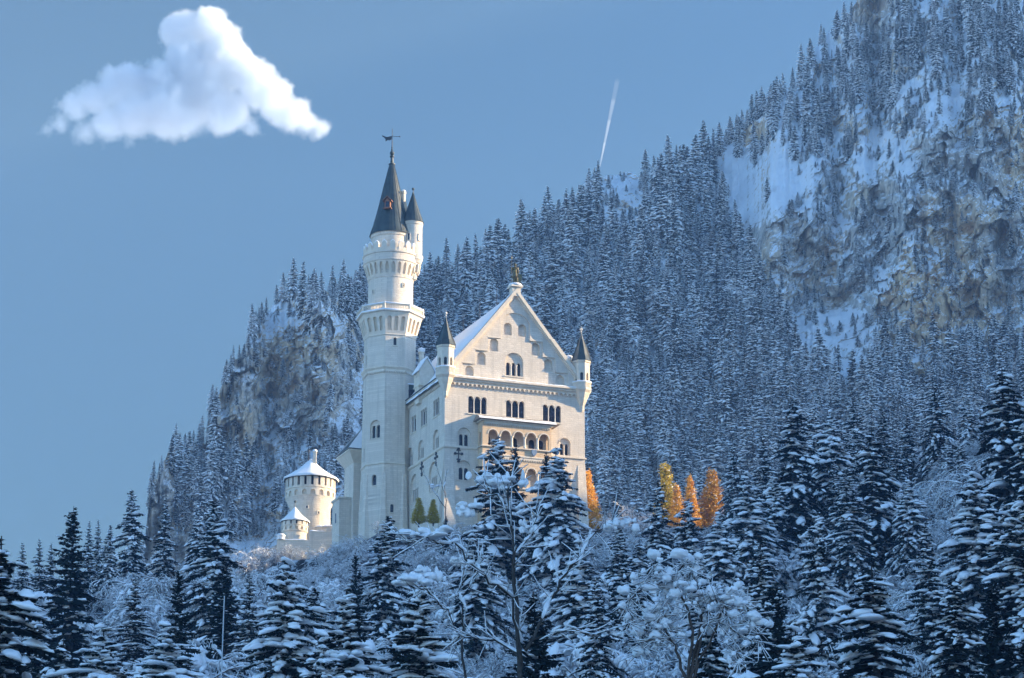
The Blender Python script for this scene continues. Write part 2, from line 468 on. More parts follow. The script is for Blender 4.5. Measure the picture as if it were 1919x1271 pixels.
PX = np.tile(cols, (NR, 1)); PY = PB + (ps[None, :]-PB)*U[:, None]
def ell(cx, cy, rx, ry, soft=0.35, wob=0.25):
    q = np.sqrt(((PX-cx)/rx)**2 + ((PY-cy)/ry)**2) + wob*fbm(PX*0.02+cx, PY*0.02+cy, 3)
    return 1 - sstep(1-soft, 1+soft, q)
CLIFFS = [(545, 700, 120, 85), (440, 760, 60, 110), (600, 780, 60, 50), (300, 960, 30, 110), (350, 1030, 60, 60), (1840, 440, 105, 200), (1730, 600, 75, 110), (1770, 360, 60, 120),
          (1560, 520, 60, 45), (1480, 460, 80, 55), (1640, 30, 45, 50), (1880, 290, 90, 70), (1590, 560, 60, 25), (1400, 240, 25, 30), (1210, 300, 20, 20), (1650, 400, 60, 80)]
SNOWY = [(1565, 615, 85, 55), (1405, 395, 42, 85), (1170, 365, 45, 45), (655, 785, 40, 40), (1470, 330, 60, 60), (1655, 290, 60, 60), (520, 590, 60, 30), (1760, 190, 60, 40)]
cliff = np.zeros_like(PX); snowy = np.zeros_like(PX)
for c in CLIFFS: cliff = np.maximum(cliff, ell(*c))
for c in SNOWY: snowy = np.maximum(snowy, ell(*c))
rough = np.clip(sstep(1430, 1560, PX + 0.25*(PY-350)), 0, 1)*(1-sstep(640, 720, PY)) + (1-sstep(640, 700, PX))
rough = np.maximum(rough, 0.8*ell(1172, 360, 60, 60)); snowy = snowy*(1-0.5*ell(1172, 360, 60, 60))
n1 = fbm(PX*0.014, PY*0.02, 4); n2 = fbm(PX*0.05+40, PY*0.075, 4)
cot = 1.15 + 0.25*n1
led = sstep(-0.15, 0.25, n1*0.7 + n2*0.9)            # benches against risers
cot_r = 0.42 + 1.0*led
cot = cot*(1-rough) + cot_r*rough
cot = cot*(1-0.92*cliff*(1-0.75*led*(n2 > 0.1)))
cot = cot*(1-snowy) + 1.2*snowy
beyond = sstep(2900, 3500, PX)  # steep spur past the right frame edge, added so the mountain stays in shade
cot = cot*(1-beyond) + 0.35*beyond
# distance along every column by integration
B = (CY-PY)/F_PX
T = (sin(PITCH)+B*cos(PITCH))/(cos(PITCH)-B*sin(PITCH))
D = np.zeros_like(PX)
D[0] = 830 - 40*sstep(600, 1900, cols) - 90*sstep(2900, 3500, cols) + 12*fbm(cols*0.004, cols*0+1, 3) + 110*sstep(420, 250, cols)*0 + 0
for i in range(1, NR):
    dT = T[i]-T[i-1]; c = np.minimum(cot[i], 1.55)
    Tm = (T[i]+T[i-1])/2
    D[i] = D[i-1]*(1 + dT*c/np.maximum(0.3, 1-Tm*c))
# even out neighbouring columns so that only local relief stays
def smooth_cols(A, k):
    ker = np.ones(k)/k; P = np.pad(A, ((0, 0), (k//2, k//2)), mode='edge')
    return np.apply_along_axis(lambda r: np.convolve(r, ker, 'valid'), 1, P)[:, :A.shape[1]]
big = smooth_cols(D, 61); loc = D - big
D = smooth_cols(big, 31) + smooth_cols(loc, 21)*0.9
amp = 1 - 0.4*snowy
rk_ = np.clip(rough*0.8+cliff, 0, 1.2)*(1-0.6*snowy)+0.12*snowy
wx = PX + 14*fbm(PX*0.02+9, PY*0.02, 3) + 0.35*PY; wy = PY + 14*fbm(PX*0.02, PY*0.02+9, 3) - 0.2*PX
fac = 5.0*worley(wx/46, wy/80, 3) + 2.6*worley(wx/20, wy/34, 11) + 1.2*worley(wx/9, wy/14, 29)
D = D + amp*(7*fbm(PX*0.011+5, PY*0.011, 2) + 1.6*(0.4+rough)*fbm(PX*0.03, PY*0.026, 3) + rk_*fac + 0.8*rough*np.abs(fbm(PX*0.055, PY*0.04, 3)))
XW = (PX-CX)/F_PX/(cos(PITCH)-B*sin(PITCH))*D
ZW = T*D
# behind the crest the ground falls away
extra = 14
Xe = [XW]; Ye = [D]; Ze = [ZW]
for k in range(1, extra+1):
    f = 8.0*k**1.5
    Dn = D[-1] + f
    Xe.append((XW[-1]/D[-1]*Dn)[None]); Ye.append(Dn[None]); Ze.append((ZW[-1] - f*0.35 - 0.0008*f*f)[None])
# foot of the mountain, reaching under the gorge
foot = np.stack([XW[0]*0.93, XW[0]*0.97]); footD = np.stack([D[0]*0.93, D[0]*0.97]); footZ = np.stack([ZW[0]*0+70, ZW[0]*0.5+45])
XA = np.concatenate([foot]+Xe); YA = np.concatenate([footD]+Ye); ZA = np.concatenate([footZ]+Ze)
mountain = grid_mesh("mountain", XA, YA, ZA, M_MOUNT, smooth=False)
_c = np.zeros(XA.shape, dtype=np.float32); _c[2:2+NR] = np.clip(cliff*(0.85+0.5*n1), 0, 1)
_a = mountain.data.attributes.new("bare_rock", 'FLOAT', 'POINT'); _a.data.foreach_set("value", _c.ravel())
tag(mountain, kind="structure")
def mount_at(px, py):
    """surface point of the mountain seen in that direction, or None above the crest"""
    j = int(np.clip(np.searchsorted(cols, px), 0, len(cols)-1))
    u = (py-PB)/(ps[j]-PB)
    if u < 0 or u > 1: return None
    i = int(u*(NR-1))
    return Vector((XW[i, j], D[i, j], ZW[i, j])), float(cliff[i, j]), float(snowy[i, j]), float(rough[i, j])
# level land reaching to the horizon
m_ = MB(); m_.add([(-9000,-4000,-14.5),(9000,-4000,-14.5),(9000,9000,-14.5),(-9000,9000,-14.5)], [(0,1,2,3)])
tag(m_.build("valley_floor", M_SNOW), kind="structure")
#, ZA[:, (cols>0)&(cols<2600)].max(), YA.max(), ZA.max(), XA.max(), XA.min())
# ---------------------------------------------------------------- castle hall (local: X along the gable front, Y into the building, Z up, 0 = string course)
C0 = Vector((-11.30, 520.0, 131.54)); ROT = radians(21.0)
W, EZ, GZ, LY = 25.4, 12.0, -15.5, 31.0
AX, AZ = 12.75, 28.1
hall = empty("castle_hall", C0, ROT)
tag(hall, "cream stone castle hall with stepped gable, arcaded loggia and snowy roof", "castle hall")
FM = plane_map((0, 0, 0), (1, 0, 0), (0, -1, 0))
SM = plane_map((0, 0, 0), (0, 1, 0), (-1, 0, 0))

def column(parent, M, s, z0, z1, d, r=0.1):
    p0 = M(s, z0, d); p1 = M(s, z1, d)
    mb = MB()
    mb.tube(p0 + Vector((0,0,0.12)), p1 - Vector((0,0,0.22)), r, r*0.92, 8)
    mb.tube(p1 - Vector((0,0,0.24)), p1, r*0.95, r*1.75, 8); mb.tube(p0, p0 + Vector((0,0,0.12)), r*1.6, r*1.3, 8)
    return mb.build("column", M_NICHE, parent)

def win_lights(parent, M, s, z0, w, h, n, pier=0.26, d=0.0, deep=0.42, sill=True, cols=True, mat=M_TRIM):
    """window of n arched lights on one sill; returns its opening in the wall"""
    hole = lights_outline(s, z0, w, h, n, pier) if n > 1 else arch(s, z0, w, h)
    mb = MB()
    # thin raised surround with the arches
    lw = (w-pier*(n-1))/n; r = lw/2; zs = z0+h-r
    for k in range(n):
        c = s - w/2 + lw/2 + k*(lw+pier)
        o_ = [(c+(r+0.11)*cos(pi*i/8), zs+(r+0.11)*sin(pi*i/8)) for i in range(9)]
        i_ = [(c+(r+0.005)*cos(pi*i/8), zs+(r+0.005)*sin(pi*i/8)) for i in range(9)]
        mb.ring_band(o_, i_, M, d-0.045, d+0.05)
    if sill:
        mb.prism([(s-w/2-0.18, z0-0.2), (s+w/2+0.18, z0-0.2), (s+w/2+0.18, z0-0.003), (s-w/2-0.18, z0-0.003)], M, d-0.14, d+0.1)
    win = mb.build("window", mat, parent)
    if cols and n > 1:
        for k in range(n-1):
            c = s - w/2 + (k+1)*lw + (k+0.5)*pier
            column(win, M, c, z0, zs, d+0.14, 0.095)
    pb = MB(); e = 0.05
    pb.prism([(s-w/2-e, z0-e), (s+w/2+e, z0-e), (s+w/2+e, z0+h+e), (s-w/2-e, z0+h+e)], M, d+deep, d+deep+0.05)
    # mullions of each casement
    pane = pb.build("pane", M_GLASS, win)
    fb = MB()
    for k in range(n):
        c = s - w/2 + lw/2 + k*(lw+pier)
        fb.prism([(c-0.025, z0), (c+0.025, z0), (c+0.025, z0+h), (c-0.025, z0+h)], M, d+deep-0.05, d+deep-0.003)
        for q in (0.36, 0.68):
            fb.prism([(c-lw/2, z0+h*q), (c-0.028, z0+h*q), (c-0.028, z0+h*q+0.05), (c-lw/2, z0+h*q+0.05)], M, d+deep-0.05, d+deep-0.003)
            fb.prism([(c+0.028, z0+h*q), (c+lw/2, z0+h*q), (c+lw/2, z0+h*q+0.05), (c+0.028, z0+h*q+0.05)], M, d+deep-0.05, d+deep-0.003)
    fb.build("frame", M_IRON, win)
    return hole

def win_arched(parent, M, s, z0, w, h, n, lw, lh, deep=0.32, mat=M_WALL):
    """shallow arched recess holding n small lights; returns the recess outline"""
    hole = arch(s, z0, w, h)
    pitch = lw + 0.24
    mb = MB()
    inner = [arch(s + (k-(n-1)/2)*pitch, z0+0.12, lw, lh, 7) for k in range(n)]
    mb.panel([(a, b) for a, b in hole], inner, M, depth=0.35, d=deep)
    r = w/2; zs = z0+h-r
    o_ = [(s+(r+0.13)*cos(pi*i/12), zs+(r+0.13)*sin(pi*i/12)) for i in range(13)]
    i_ = [(s+(r+0.004)*cos(pi*i/12), zs+(r+0.004)*sin(pi*i/12)) for i in range(13)]
    mb.ring_band(o_, i_, M, -0.05, 0.05)
    mb.prism([(s-w/2-0.15, z0-0.16), (s+w/2+0.15, z0-0.16), (s+w/2+0.15, z0-0.003), (s-w/2-0.15, z0-0.003)], M, -0.12, 0.1)
    win = mb.build("window", mat, parent)
    for k in range(n-1):
        column(win, M, s+(k-(n-2)/2)*pitch, z0+0.12, z0+0.12+lh-lw/2, deep-0.07, 0.085)
    pb = MB()
    pb.prism([(s-n*pitch/2, z0), (s+n*pitch/2, z0), (s+n*pitch/2, z0+0.2+lh), (s-n*pitch/2, z0+0.2+lh)], M, deep+0.3, deep+0.36)
    pb.build("pane", M_GLASS, win)
    fb = MB()
    for k in range(n):
        c = s + (k-(n-1)/2)*pitch
        fb.prism([(c-0.022, z0+0.12), (c+0.022, z0+0.12), (c+0.022, z0+lh), (c-0.022, z0+lh)], M, deep+0.25, deep+0.297)
        fb.prism([(c-lw/2, z0+0.6*lh), (c-0.025, z0+0.6*lh), (c-0.025, z0+0.6*lh+0.045), (c-lw/2, z0+0.6*lh+0.045)], M, deep+0.25, deep+0.297)
    fb.build("frame", M_IRON, win)
    return hole

# --- gable front wall
fh = []; fd = []
def fadd(h, d): fh.append(h); fd.append(d)
for s, z in ((5.87, 5.95), (12.69, 5.9), (19.39, 5.75)):
    fadd(win_lights(hall, FM, s, z, 3.3, 3.0, 3, 0.36), 0.6)
fadd(win_arched(hall, FM, 3.5, 0.12, 2.35, 3.2, 2, 0.66, 2.0), 0.32)
fadd(win_arched(hall, FM, 3.5, -5.75, 2.3, 3.4, 2, 0.7, 2.1), 0.32)
fadd(win_arched(hall, FM, 21.7, 0.12, 2.1, 3.05, 2, 0.62, 2.0), 0.32)
fadd(win_arched(hall, FM, 21.7, -5.75, 2.1, 3.2, 2, 0.62, 2.0), 0.32)
fadd(win_lights(hall, FM, 3.35, -11.2, 0.75, 1.9, 1), 0.5)
wall = MB()
wall.panel([(0, GZ), (W, GZ), (W, EZ-0.02), (0, EZ-0.02)], fh, FM, depth=fd)
# side wall facing the tower
sh = []; sdp = []
for y, z in ((4.0, 7.55), (10.4, 7.4), (15.5, 7.45)):
    sh.append(win_lights(hall, SM, y+0.2, z-1.5, 2.9 if y < 12 else 2.2, 3.0, 3 if y < 12 else 2, 0.3)); sdp.append(0.6)
for y in (4.3, 11.9, 17.6):
    sh.append(win_arched(hall, SM, y, 0.25, 2.9, 3.4, 2, 0.8, 2.1)); sdp.append(0.32)
for y in (5.6, 15.2):
    sh.append(win_arched(hall, SM, y, -6.5, 4.2, 4.9, 3, 0.85, 2.3)); sdp.append(0.32)
wall.panel([(0, GZ), (LY, GZ), (LY, EZ-0.02), (0, EZ-0.02)], sh, SM, depth=sdp)
# far and right sides
wall.add([(W,0,GZ),(W,LY,GZ),(W,LY,EZ-0.02),(W,0,EZ-0.02),(0,LY,GZ),(0,LY,EZ-0.02)], [(0,1,2,3),(1,4,5,2)])
wall.add([(0,LY,EZ-0.02),(W,LY,EZ-0.02),(AX,LY,AZ-0.4)], [(0,1,2)])
wall.add([(0.05,0.7,EZ-0.03),(W-0.05,0.7,EZ-0.03),(W-0.05,LY-.1,EZ-0.03),(0.05,LY-.1,EZ-0.03)], [(0,1,2,3)])
wall.build("wall", M_WALL, hall)

# --- gable with its stepped sunk field, niches and triple window
slope = (AZ-EZ)/AX
def rake(x): return EZ + slope*x if x <= AX else EZ + slope*(2*AX-x)
gb = MB()
gout = [(0.0, EZ), (2*AX, EZ), (AX, AZ-0.25)]
# stepped field outline (left half, mirrored)
st = [(3.15, 12.35), (3.15, 14.62), (5.45, 14.62), (5.45, 17.15), (7.75, 17.15), (7.75, 19.75), (10.1, 19.75), (10.1, 22.3)]
arc_pts = [(AX - (AX-10.1)*cos(pi*i/14), 22.3 + (AX-10.1)*0.86*sin(pi*i/14)) for i in range(1, 14)]
field = st + arc_pts + [(2*AX-a, b) for a, b in reversed(st)]
gb.panel(gout, [field], FM, depth=0.22)
nich = [(4.5, 12.55, 1.5, 1.75), (6.65, 14.65, 1.5, 2.25), (8.95, 17.3, 1.5, 2.25), (11.45, 20.6, 1.45, 2.15)]
nich += [(2*AX-a, b, c, d) for a, b, c, d in nich]
nich += []
nh = [arch(*q) for q in nich]
gw = arch(12.6, 13.25, 3.3, 4.15, 12)
gb.panel(field, nh+[gw], FM, depth=[0.55]*len(nh)+[0.4], d=0.22, backs=set(range(len(nh))))
gb.build("gable", M_WALL, hall)
# triple gable window
mb = MB()
inner = [arch(12.6+(k-1)*0.98, 13.4, 0.66, 2.3, 7) for k in range(3)]
mb.panel([(a, b) for a, b in gw], inner, FM, depth=0.3, d=0.62)
mb.prism([(10.8, 13.05), (14.4, 13.05), (14.4, 13.245), (10.8, 13.245)], FM, 0.08, 0.3)
gwin = mb.build("window", M_WALL, hall)
for k in (-0.49, 0.49): column(gwin, FM, 12.6+k, 13.4, 15.3, 0.5, 0.13)
pb = MB(); pb.prism([(11, 13.3), (14.2, 13.3), (14.2, 16), (11, 16)], FM, 0.95, 1.0); pb.build("pane", M_GLASS, gwin)
# slim step mouldings on the sunk field
mo = MB()
for a, b, z in ((3.1, 5.45, 14.62), (5.4, 7.75, 17.15), (7.7, 10.1, 19.75)):
    for m_ in (lambda q: q, lambda q: 2*AX-q):
        x0, x1 = sorted((m_(a), m_(b)))
        mo.prism([(x0, z), (x1, z), (x1, z+0.14), (x0, z+0.14)], FM, -0.04, 0.1)
mo.build("step_moulding", M_TRIM, hall)

# --- raking cornices
rk = MB()
for sgn in (1, -1):
    def X(q): return AX + sgn*(q-AX)
    L = [(-0.35, EZ+0.55), (AX, AZ+0.75), (AX, AZ-0.05), (0.32, EZ+0.28)]
    rk.prism([(X(a), b) for a, b in L], FM, -0.62, 0.6)
    L = [(0.05, EZ+0.10), (AX, AZ-0.053), (AX, AZ-0.52), (0.42, EZ+0.12)]
    rk.prism([(X(a), b) for a, b in L], FM, -0.28, 0.3)
rk.build("raking_cornice", M_TRIM, hall)
# --- main cornice on the front: sloped weathering, soffit and arched frieze
co = MB()
co.prism([(-0.5, EZ+0.02), (-0.5, EZ-0.28), (W+0.5, EZ-0.28), (W+0.5, EZ+0.02)], FM, -0.95, -0.004)
co.prism([(-0.2, EZ-0.28), (-0.2, EZ-0.62), (W+0.2, EZ-0.62), (W+0.2, EZ-0.28)], lambda s, t, d: Vector((s, d, t)), -0.66, -0.004)
def frieze(mb, M, s0, s1, zt, zb, pitch, proj, depth_in=0.0):
    n = max(1, round((s1-s0)/pitch)); p = (s1-s0)/n; r = p*0.34
    pts = [(s0, zt), (s0, zb)]
    for k in range(n):
        c = s0+p*(k+0.5)
        pts += [(c-r, zb)] + [(c-r*cos(pi*i/6), zb+0.18*(zt-zb)+r*sin(pi*i/6)) for i in range(7)] + [(c+r, zb)]
    pts += [(s1, zb), (s1, zt)]
    mb.prism(pts, M, -proj, depth_in-0.003)
frieze(co, FM, 0.9, W-0.9, EZ-0.62, EZ-1.45, 0.78, 0.36)
co.build("cornice", M_TRIM, hall)
cs = MB()
cs.prism([(-0.4, EZ+0.05), (-0.4, EZ-0.22), (LY, EZ-0.22), (LY, EZ+0.05)], SM, -0.75, -0.004)
cs.prism([(-0.1, EZ-0.22), (-0.1, EZ-0.5), (LY, EZ-0.5), (LY, EZ-0.22)], SM, -0.5, -0.004)
frieze(cs, SM, 1.2, 29, EZ-0.5, EZ-1.25, 0.72, 0.3)
cs.build("eaves_cornice", M_TRIM, hall)
# string course and lower band
sc = MB()
sc.box(-0.22, W+0.22, -0.22, -0.004, -0.28, 0.0); sc.box(-0.22, -0.004, -0.003, LY, -0.28, 0.0)
sc.box(-0.12, 5.6, -0.12, -0.004, -0.42, -0.283); sc.box(-0.12, -0.004, -0.003, LY, -0.42, -0.283)
sc.build("string_course", M_TRIM, hall)
# battered corner buttresses
bt = MB()
for x0, x1 in ((-0.05, 1.5), (W-1.3, W+0.05)):
    bt.add([(x0,-0.02,-1.3),(x1,-0.02,-1.3),(x1,0.1,-1.3),(x0,0.1,-1.3),(x0-0.35,-1.3,GZ),(x1+0.25,-1.3,GZ),(x1+0.25,0.1,GZ),(x0-0.35,0.1,GZ)],
           [(0,1,2,3),(0,4,5,1),(1,5,6,2),(3,2,6,7),(0,3,7,4)])
bt.add([(-0.02,0.11,-1.3),(-0.02,1.5,-1.3),(0.1,1.5,-1.3),(0.1,0.11,-1.3),(-1.2,0.11,GZ),(-1.2,1.8,GZ),(0.1,1.8,GZ),(0.1,0.11,GZ)],
       [(0,1,2,3),(0,4,5,1),(1,5,6,2),(3,2,6,7),(0,3,7,4)])
bt.build("buttress", M_WALL, hall)
# iron wall anchors in the shape of lily crosses
def anchor(M, s, z):
    mb = MB(); d0, d1 = -0.16, -0.03
    R = lambda a, b, c, e: mb.prism([(s+a, z+b), (s+c, z+b), (s+c, z+e), (s+a, z+e)], M, d0, d1)
    R(-0.07, -1.15, 0.07, 1.15); R(-0.62, 0.18, -0.072, 0.34); R(0.072, 0.18, 0.62, 0.34)
    for a, b in ((0, 1.12), (0, -1.05), (-0.6, 0.26), (0.6, 0.26)):
        mb.prism([(s+a+0.24*cos(i*pi/4), z+b+0.24*sin(i*pi/4)) for i in range(8)], M, d0-0.02, d1+0.02)
    for a, b in ((-0.25, 0.85), (0.25, 0.85), (-0.22, -0.72), (0.22, -0.72)):
        mb.prism([(s+a+0.13*cos(i*pi/3), z+b+0.13*sin(i*pi/3)) for i in range(6)], M, d0-0.01, d1+0.01)
    mb.build("wall_anchor", M_IRON, hall)
anchor(FM, 2.48, -1.55); anchor(SM, 11.2, -1.6); anchor(SM, 3.95, -1.5)

# --- roof: slate planes, snow blanket, dormers, rods
RY = 0.6
def roof_strip(mb, sgn, x0, x1, y0, y1, up0, up1, m=0):
    X = lambda q: AX + sgn*(q-AX)
    Z = lambda q: EZ + 0.15 + slope*q
    vs = []
    for u in (up0, up1):
        for a, b in ((x0, y0), (x1, y0), (x1, y1), (x0, y1)): vs.append((X(a), b, Z(a)+u))
    mb.add(vs, [(0,1,2,3), (4,7,6,5), (0,4,5,1), (1,5,6,2), (2,6,7,3), (3,7,4,0)], m)
rf = MB()
for sgn in (1, -1): roof_strip(rf, sgn, -0.7, AX, RY, LY+0.5, 0.0, 0.22)
roof = rf.build("roof", M_LEAD, hall)
sn = MB()
ny, nx = 64, 30
rr = np.random.RandomState(5)
for sgn in (1, -1):
    X = lambda q: AX + sgn*(q-AX)
    vs = []; edge = 0.25*fbm(np.linspace(0, 14, ny+1), np.zeros(ny+1)+2.2*sgn, 3)
    for j in range(ny+1):
        y = RY - 0.1 + (LY-RY)*j/ny
        for i in range(nx+1):
            q = -0.9 + edge[j] + (AX+0.9-edge[j]-0.25)*i/nx
            th = 0.30 + 0.14*float(pnoise(np.array([q*0.5]), np.array([y*0.35]))[0]) + (0.22 if i in (1, 2) else 0)
            if i in (0, nx) or j in (0, ny): th = 0.05
            vs.append((X(q), y, EZ+0.37+slope*q+th))
    fs = [(j*(nx+1)+i, j*(nx+1)+i+1, (j+1)*(nx+1)+i+1, (j+1)*(nx+1)+i) for j in range(ny) for i in range(nx)]
    sn.add(vs, fs)
sn.build("snow_blanket", M_SNOW, roof, smooth=True)
# ledge snow: along the front cornice, the raking cornice and the string course
ls = MB()
def snow_bank(mb, pts, hw, hh, seed=1, n=6):
    """soft snow roll along a polyline; hw half width in depth, hh height"""
    rs = np.random.RandomState(seed); P = [Vector(p) for p in pts]; rings = []
    for i, p in enumerate(P):
        d = (P[min(i+1, len(P)-1)]-P[max(i-1, 0)]).normalized()
        side = d.cross(Vector((0, 0, 1))).normalized()
        k = 0.55+0.75*rs.rand()
        if i in (0, len(P)-1): k = 0.1
        rings.append([p + side*(hw*cos(pi*j/(n-1))*(0.8+0.3*k)) + Vector((0, 0, hh*k*sin(pi*j/(n-1)))) for j in range(n)])
    b = [v for r in rings for v in r]
    mb.add(b, [(i*n+j, i*n+j+1, (i+1)*n+j+1, (i+1)*n+j) for i in range(len(P)-1) for j in range(n-1)])
snow_bank(ls, [(x, -0.5, EZ+0.02) for x in np.arange(0.9, W-1.2, 0.35)], 0.42, 0.24, 3)
snow_bank(ls, [(x, -0.0, EZ+0.6+slope*(x+0.3)) for x in np.arange(0.2, AX-0.6, 0.4)], 0.5, 0.16, 4)
ls.build("ledge_snow", M_SNOW, hall, smooth=True)
# dormers on the left roof plane
def dormer(q, y, w=1.5, h=1.7):
    z = EZ+0.3+slope*q
    mb = MB()
    x0, x1 = q-0.9, q+h/slope+0.4
    mb.add([(x0,y,z-0.6),(x0,y+w,z-0.6),(x0,y+w,z+h*0.45),(x0,y+w/2,z+h),(x0,y,z+h*0.45),(x1,y,z-0.6),(x1,y+w,z-0.6),(x1,y+w,z+h*0.45),(x1,y+w/2,z+h),(x1,y,z+h*0.45)],
           [(0,1,2,3,4),(5,9,8,7,6),(0,4,9,5),(1,6,7,2)])
    mb.box(x0-0.08, x0-0.004, y+w/2-0.4, y+w/2+0.4, z-0.2, z+0.75, 0)
    dm = mb.build("dormer", M_WOOD, hall)
    r = MB()
    for a, b in ((y-0.2, y+w/2), (y+w+0.2, y+w/2)):
        r.add([(x0-0.25,a,z+h*0.33),(x0-0.25,b,z+h+0.06),(x1+0.6,b,z+h+0.06),(x1+0.6,a,z+h*0.33),(x0-0.25,a,z+h*0.33+0.22),(x0-0.25,b,z+h+0.28),(x1+0.6,b,z+h+0.28),(x1+0.6,a,z+h*0.33+0.22)],
              [(0,1,2,3),(4,7,6,5),(0,4,5,1),(2,6,7,3),(3,7,4,0)])
    r.build("dormer_roof", M_SNOW, dm)
dormer(2.2, 5.8); dormer(4.3, 8.8, 1.2, 1.5)
for q, y, h in ((AX-0.02, 9.0, 3.6), (AX-0.02, 17.5, 3.8), (AX-0.02, 26, 3.0)):
    mb = MB(); z = AZ+0.4
    mb.tube((q, y, z-0.6), (q, y, z+h), 0.05, 0.03, 6); mb.build("lightning_rod", M_IRON, hall)
# slender chimney right of the gable and chimneys behind the left eaves
def chimney(x, y, z0, z1, r, snow=True):
    mb = MB(); mb.lathe([(r, z0), (r, z1-0.5), (r*1.25, z1-0.45), (r*1.25, z1-0.25), (r*0.95, z1-0.2), (r*0.95, z1)], 8, x, y)
    c = mb.build("chimney", M_TRIM, hall)
    if snow:
        s_ = MB(); s_.ball((x, y, z1+0.1), r*1.35, sz=0.75); s_.build("snow_cap", M_SNOW, c, smooth=True)
chimney(W-1.9, 2.4, EZ, 17.9, 0.62); chimney(2.6, 19.5, EZ, 21.8, 0.5)
# gabled chimney house with three small openings
mb = MB()
x0, x1, y0, y1, z0, z1, zr = -0.6, 2.0, 11.2, 14.2, EZ+0.2, EZ+3.9, EZ+6.1
CM = plane_map((x0, 0, 0), (0, 1, 0), (-1, 0, 0))
hl = [arch(y0+0.6+0.9*k, z1-1.0, 0.42, 0.95, 5) for k in range(3)]
mb.panel([(y0, z0+1.2), (y1, z0+1.2), (y1, z1), (y0, z1)], hl, CM, 0.3, 0, 0, {0, 1, 2})
mb.box(x0+0.003, x1, y0+0.5, y1-0.5, z0-2, z0+1.2); mb.box(x0-0.12, x1+.1, y0-0.12, y1+0.12, z0+1.0, z0+1.197)
mb.add([(x0,y0,z0+1.2),(x1,y0,z0+1.2),(x1,y0,z1),(x0,y0,z1),((x0+x1)/2,y0,zr),(x0,y1,z0+1.2),(x1,y1,z0+1.2),(x1,y1,z1),(x0,y1,z1),((x0+x1)/2,y1,zr)],
       [(0,1,2,4,3),(6,5,8,9,7),(1,6,7,2)])
lc = mb.build("chimney_house", M_TRIM, hall)
r = MB(); xm = (x0+x1)/2
for a in (x0-0.25, x1+0.25):
    r.add([(a,y0-0.25,z1-0.2),(xm,y0-0.25,zr+0.12),(xm,y1+0.25,zr+0.12),(a,y1+0.25,z1-0.2),(a,y0-0.25,z1+0.05),(xm,y0-0.25,zr+0.4),(xm,y1+0.25,zr+0.4),(a,y1+0.25,z1+0.05)],
          [(0,1,2,3),(4,7,6,5),(0,4,5,1),(2,6,7,3),(3,7,4,0)])
r.build("snow_blanket", M_SNOW, lc)
# dark slate-hung dormer where the eaves meet the tower
mb = MB(); mb.box(-1.3, 4.0, 18.6, 23.8, EZ-0.6, EZ+3.2)
sd_ = mb.build("slate_dormer", M_LEAD, hall)
mb = MB(); mb.box(-1.36, -1.304, 20.4, 21.7, EZ+0.6, EZ+2.2); mb.box(-0.1, 1.1, 18.54, 18.596, EZ+0.8, EZ+2.3); mb.build("pane", M_GLASS, sd_)
mb = MB(); mb.add([(-1.6,18.2,EZ+3.2),(4.2,18.2,EZ+3.2),(4.2,24,EZ+3.2),(-1.6,24,EZ+3.2),(-1.3,18.6,EZ+3.5),(4.0,18.6,EZ+3.5),(4.0,23.8,EZ+3.5),(-1.3,23.8,EZ+3.5)],
    [(0,3,2,1),(4,5,6,7),(0,1,5,4),(1,2,6,5),(2,3,7,6),(3,0,4,7)]); mb.build("snow_blanket", M_SNOW, sd_)
# rain pipe down the side wall and a lead gutter
mb = MB(); mb.tube((-0.3, 20.4, EZ-0.6), (-0.3, 20.4, GZ), 0.16, 0.16, 8); mb.tube((-0.8, -0.3, EZ+0.1), (-0.8, 20.0, EZ+0.1), 0.12, 0.12, 6); mb.build("rain_pipe", M_IRON, hall)
mb = MB(); mb.tube((1.05, -0.25, EZ-0.3), (1.05, -0.25, EZ+2.4), 0.07, 0.07, 6); mb.tube((W-1.0, -0.3, EZ+0.05), (W-1.0, -0.3, EZ+2.2), 0.07, 0.07, 6); mb.build("downspout", M_NICHE, hall)

# --- loggia: two storeys of arches on the gable front
LX0, LX1, LD = 5.95, 18.35, 2.25
LM = plane_map((0, -LD, 0), (1, 0, 0), (0, -1, 0))
lg = MB()
ups = [lights_outline(12.45, 0.12, 10.86, 2.75, 5, 0.69, 10)]
lows = [lights_outline(12.45, -6.6, 10.86, 3.3, 5, 0.69, 10)]
# panels between and above the arches (arches are open down to the parapet)
lg.panel([(LX0, GZ), (LX1, GZ), (LX1, 4.45), (LX0, 4.45)], ups+lows, LM, depth=0.4)
# inner skin of the arcade, floors, ceilings, sides
lg.panel([(LX0+0.3, -7), (LX1-0.3, -7), (LX1-0.3, 4.2), (LX0+0.3, 4.2)], ups+lows, LM, depth=0.0, d=0.4)
for z in (-7.0, -0.9, 4.2):
    lg.box(LX0+0.3, LX1-0.3, -LD+0.41, -0.01, z-0.25, z)
for x, sg in ((LX0, -1), (LX1, 1)):
    LS = plane_map((x, -LD, 0), (0, 1, 0), (sg, 0, 0))
    lg.panel([(0, GZ), (LD, GZ), (LD, 4.45), (0, 4.45)], [arch(1.15, 0.25, 0.8, 2.3, 8), arch(1.15, -6.3, 0.8, 2.6, 8)], LS, depth=0.35)
loggia = lg.build("loggia", M_LOGGIA, hall)
lc_ = MB()
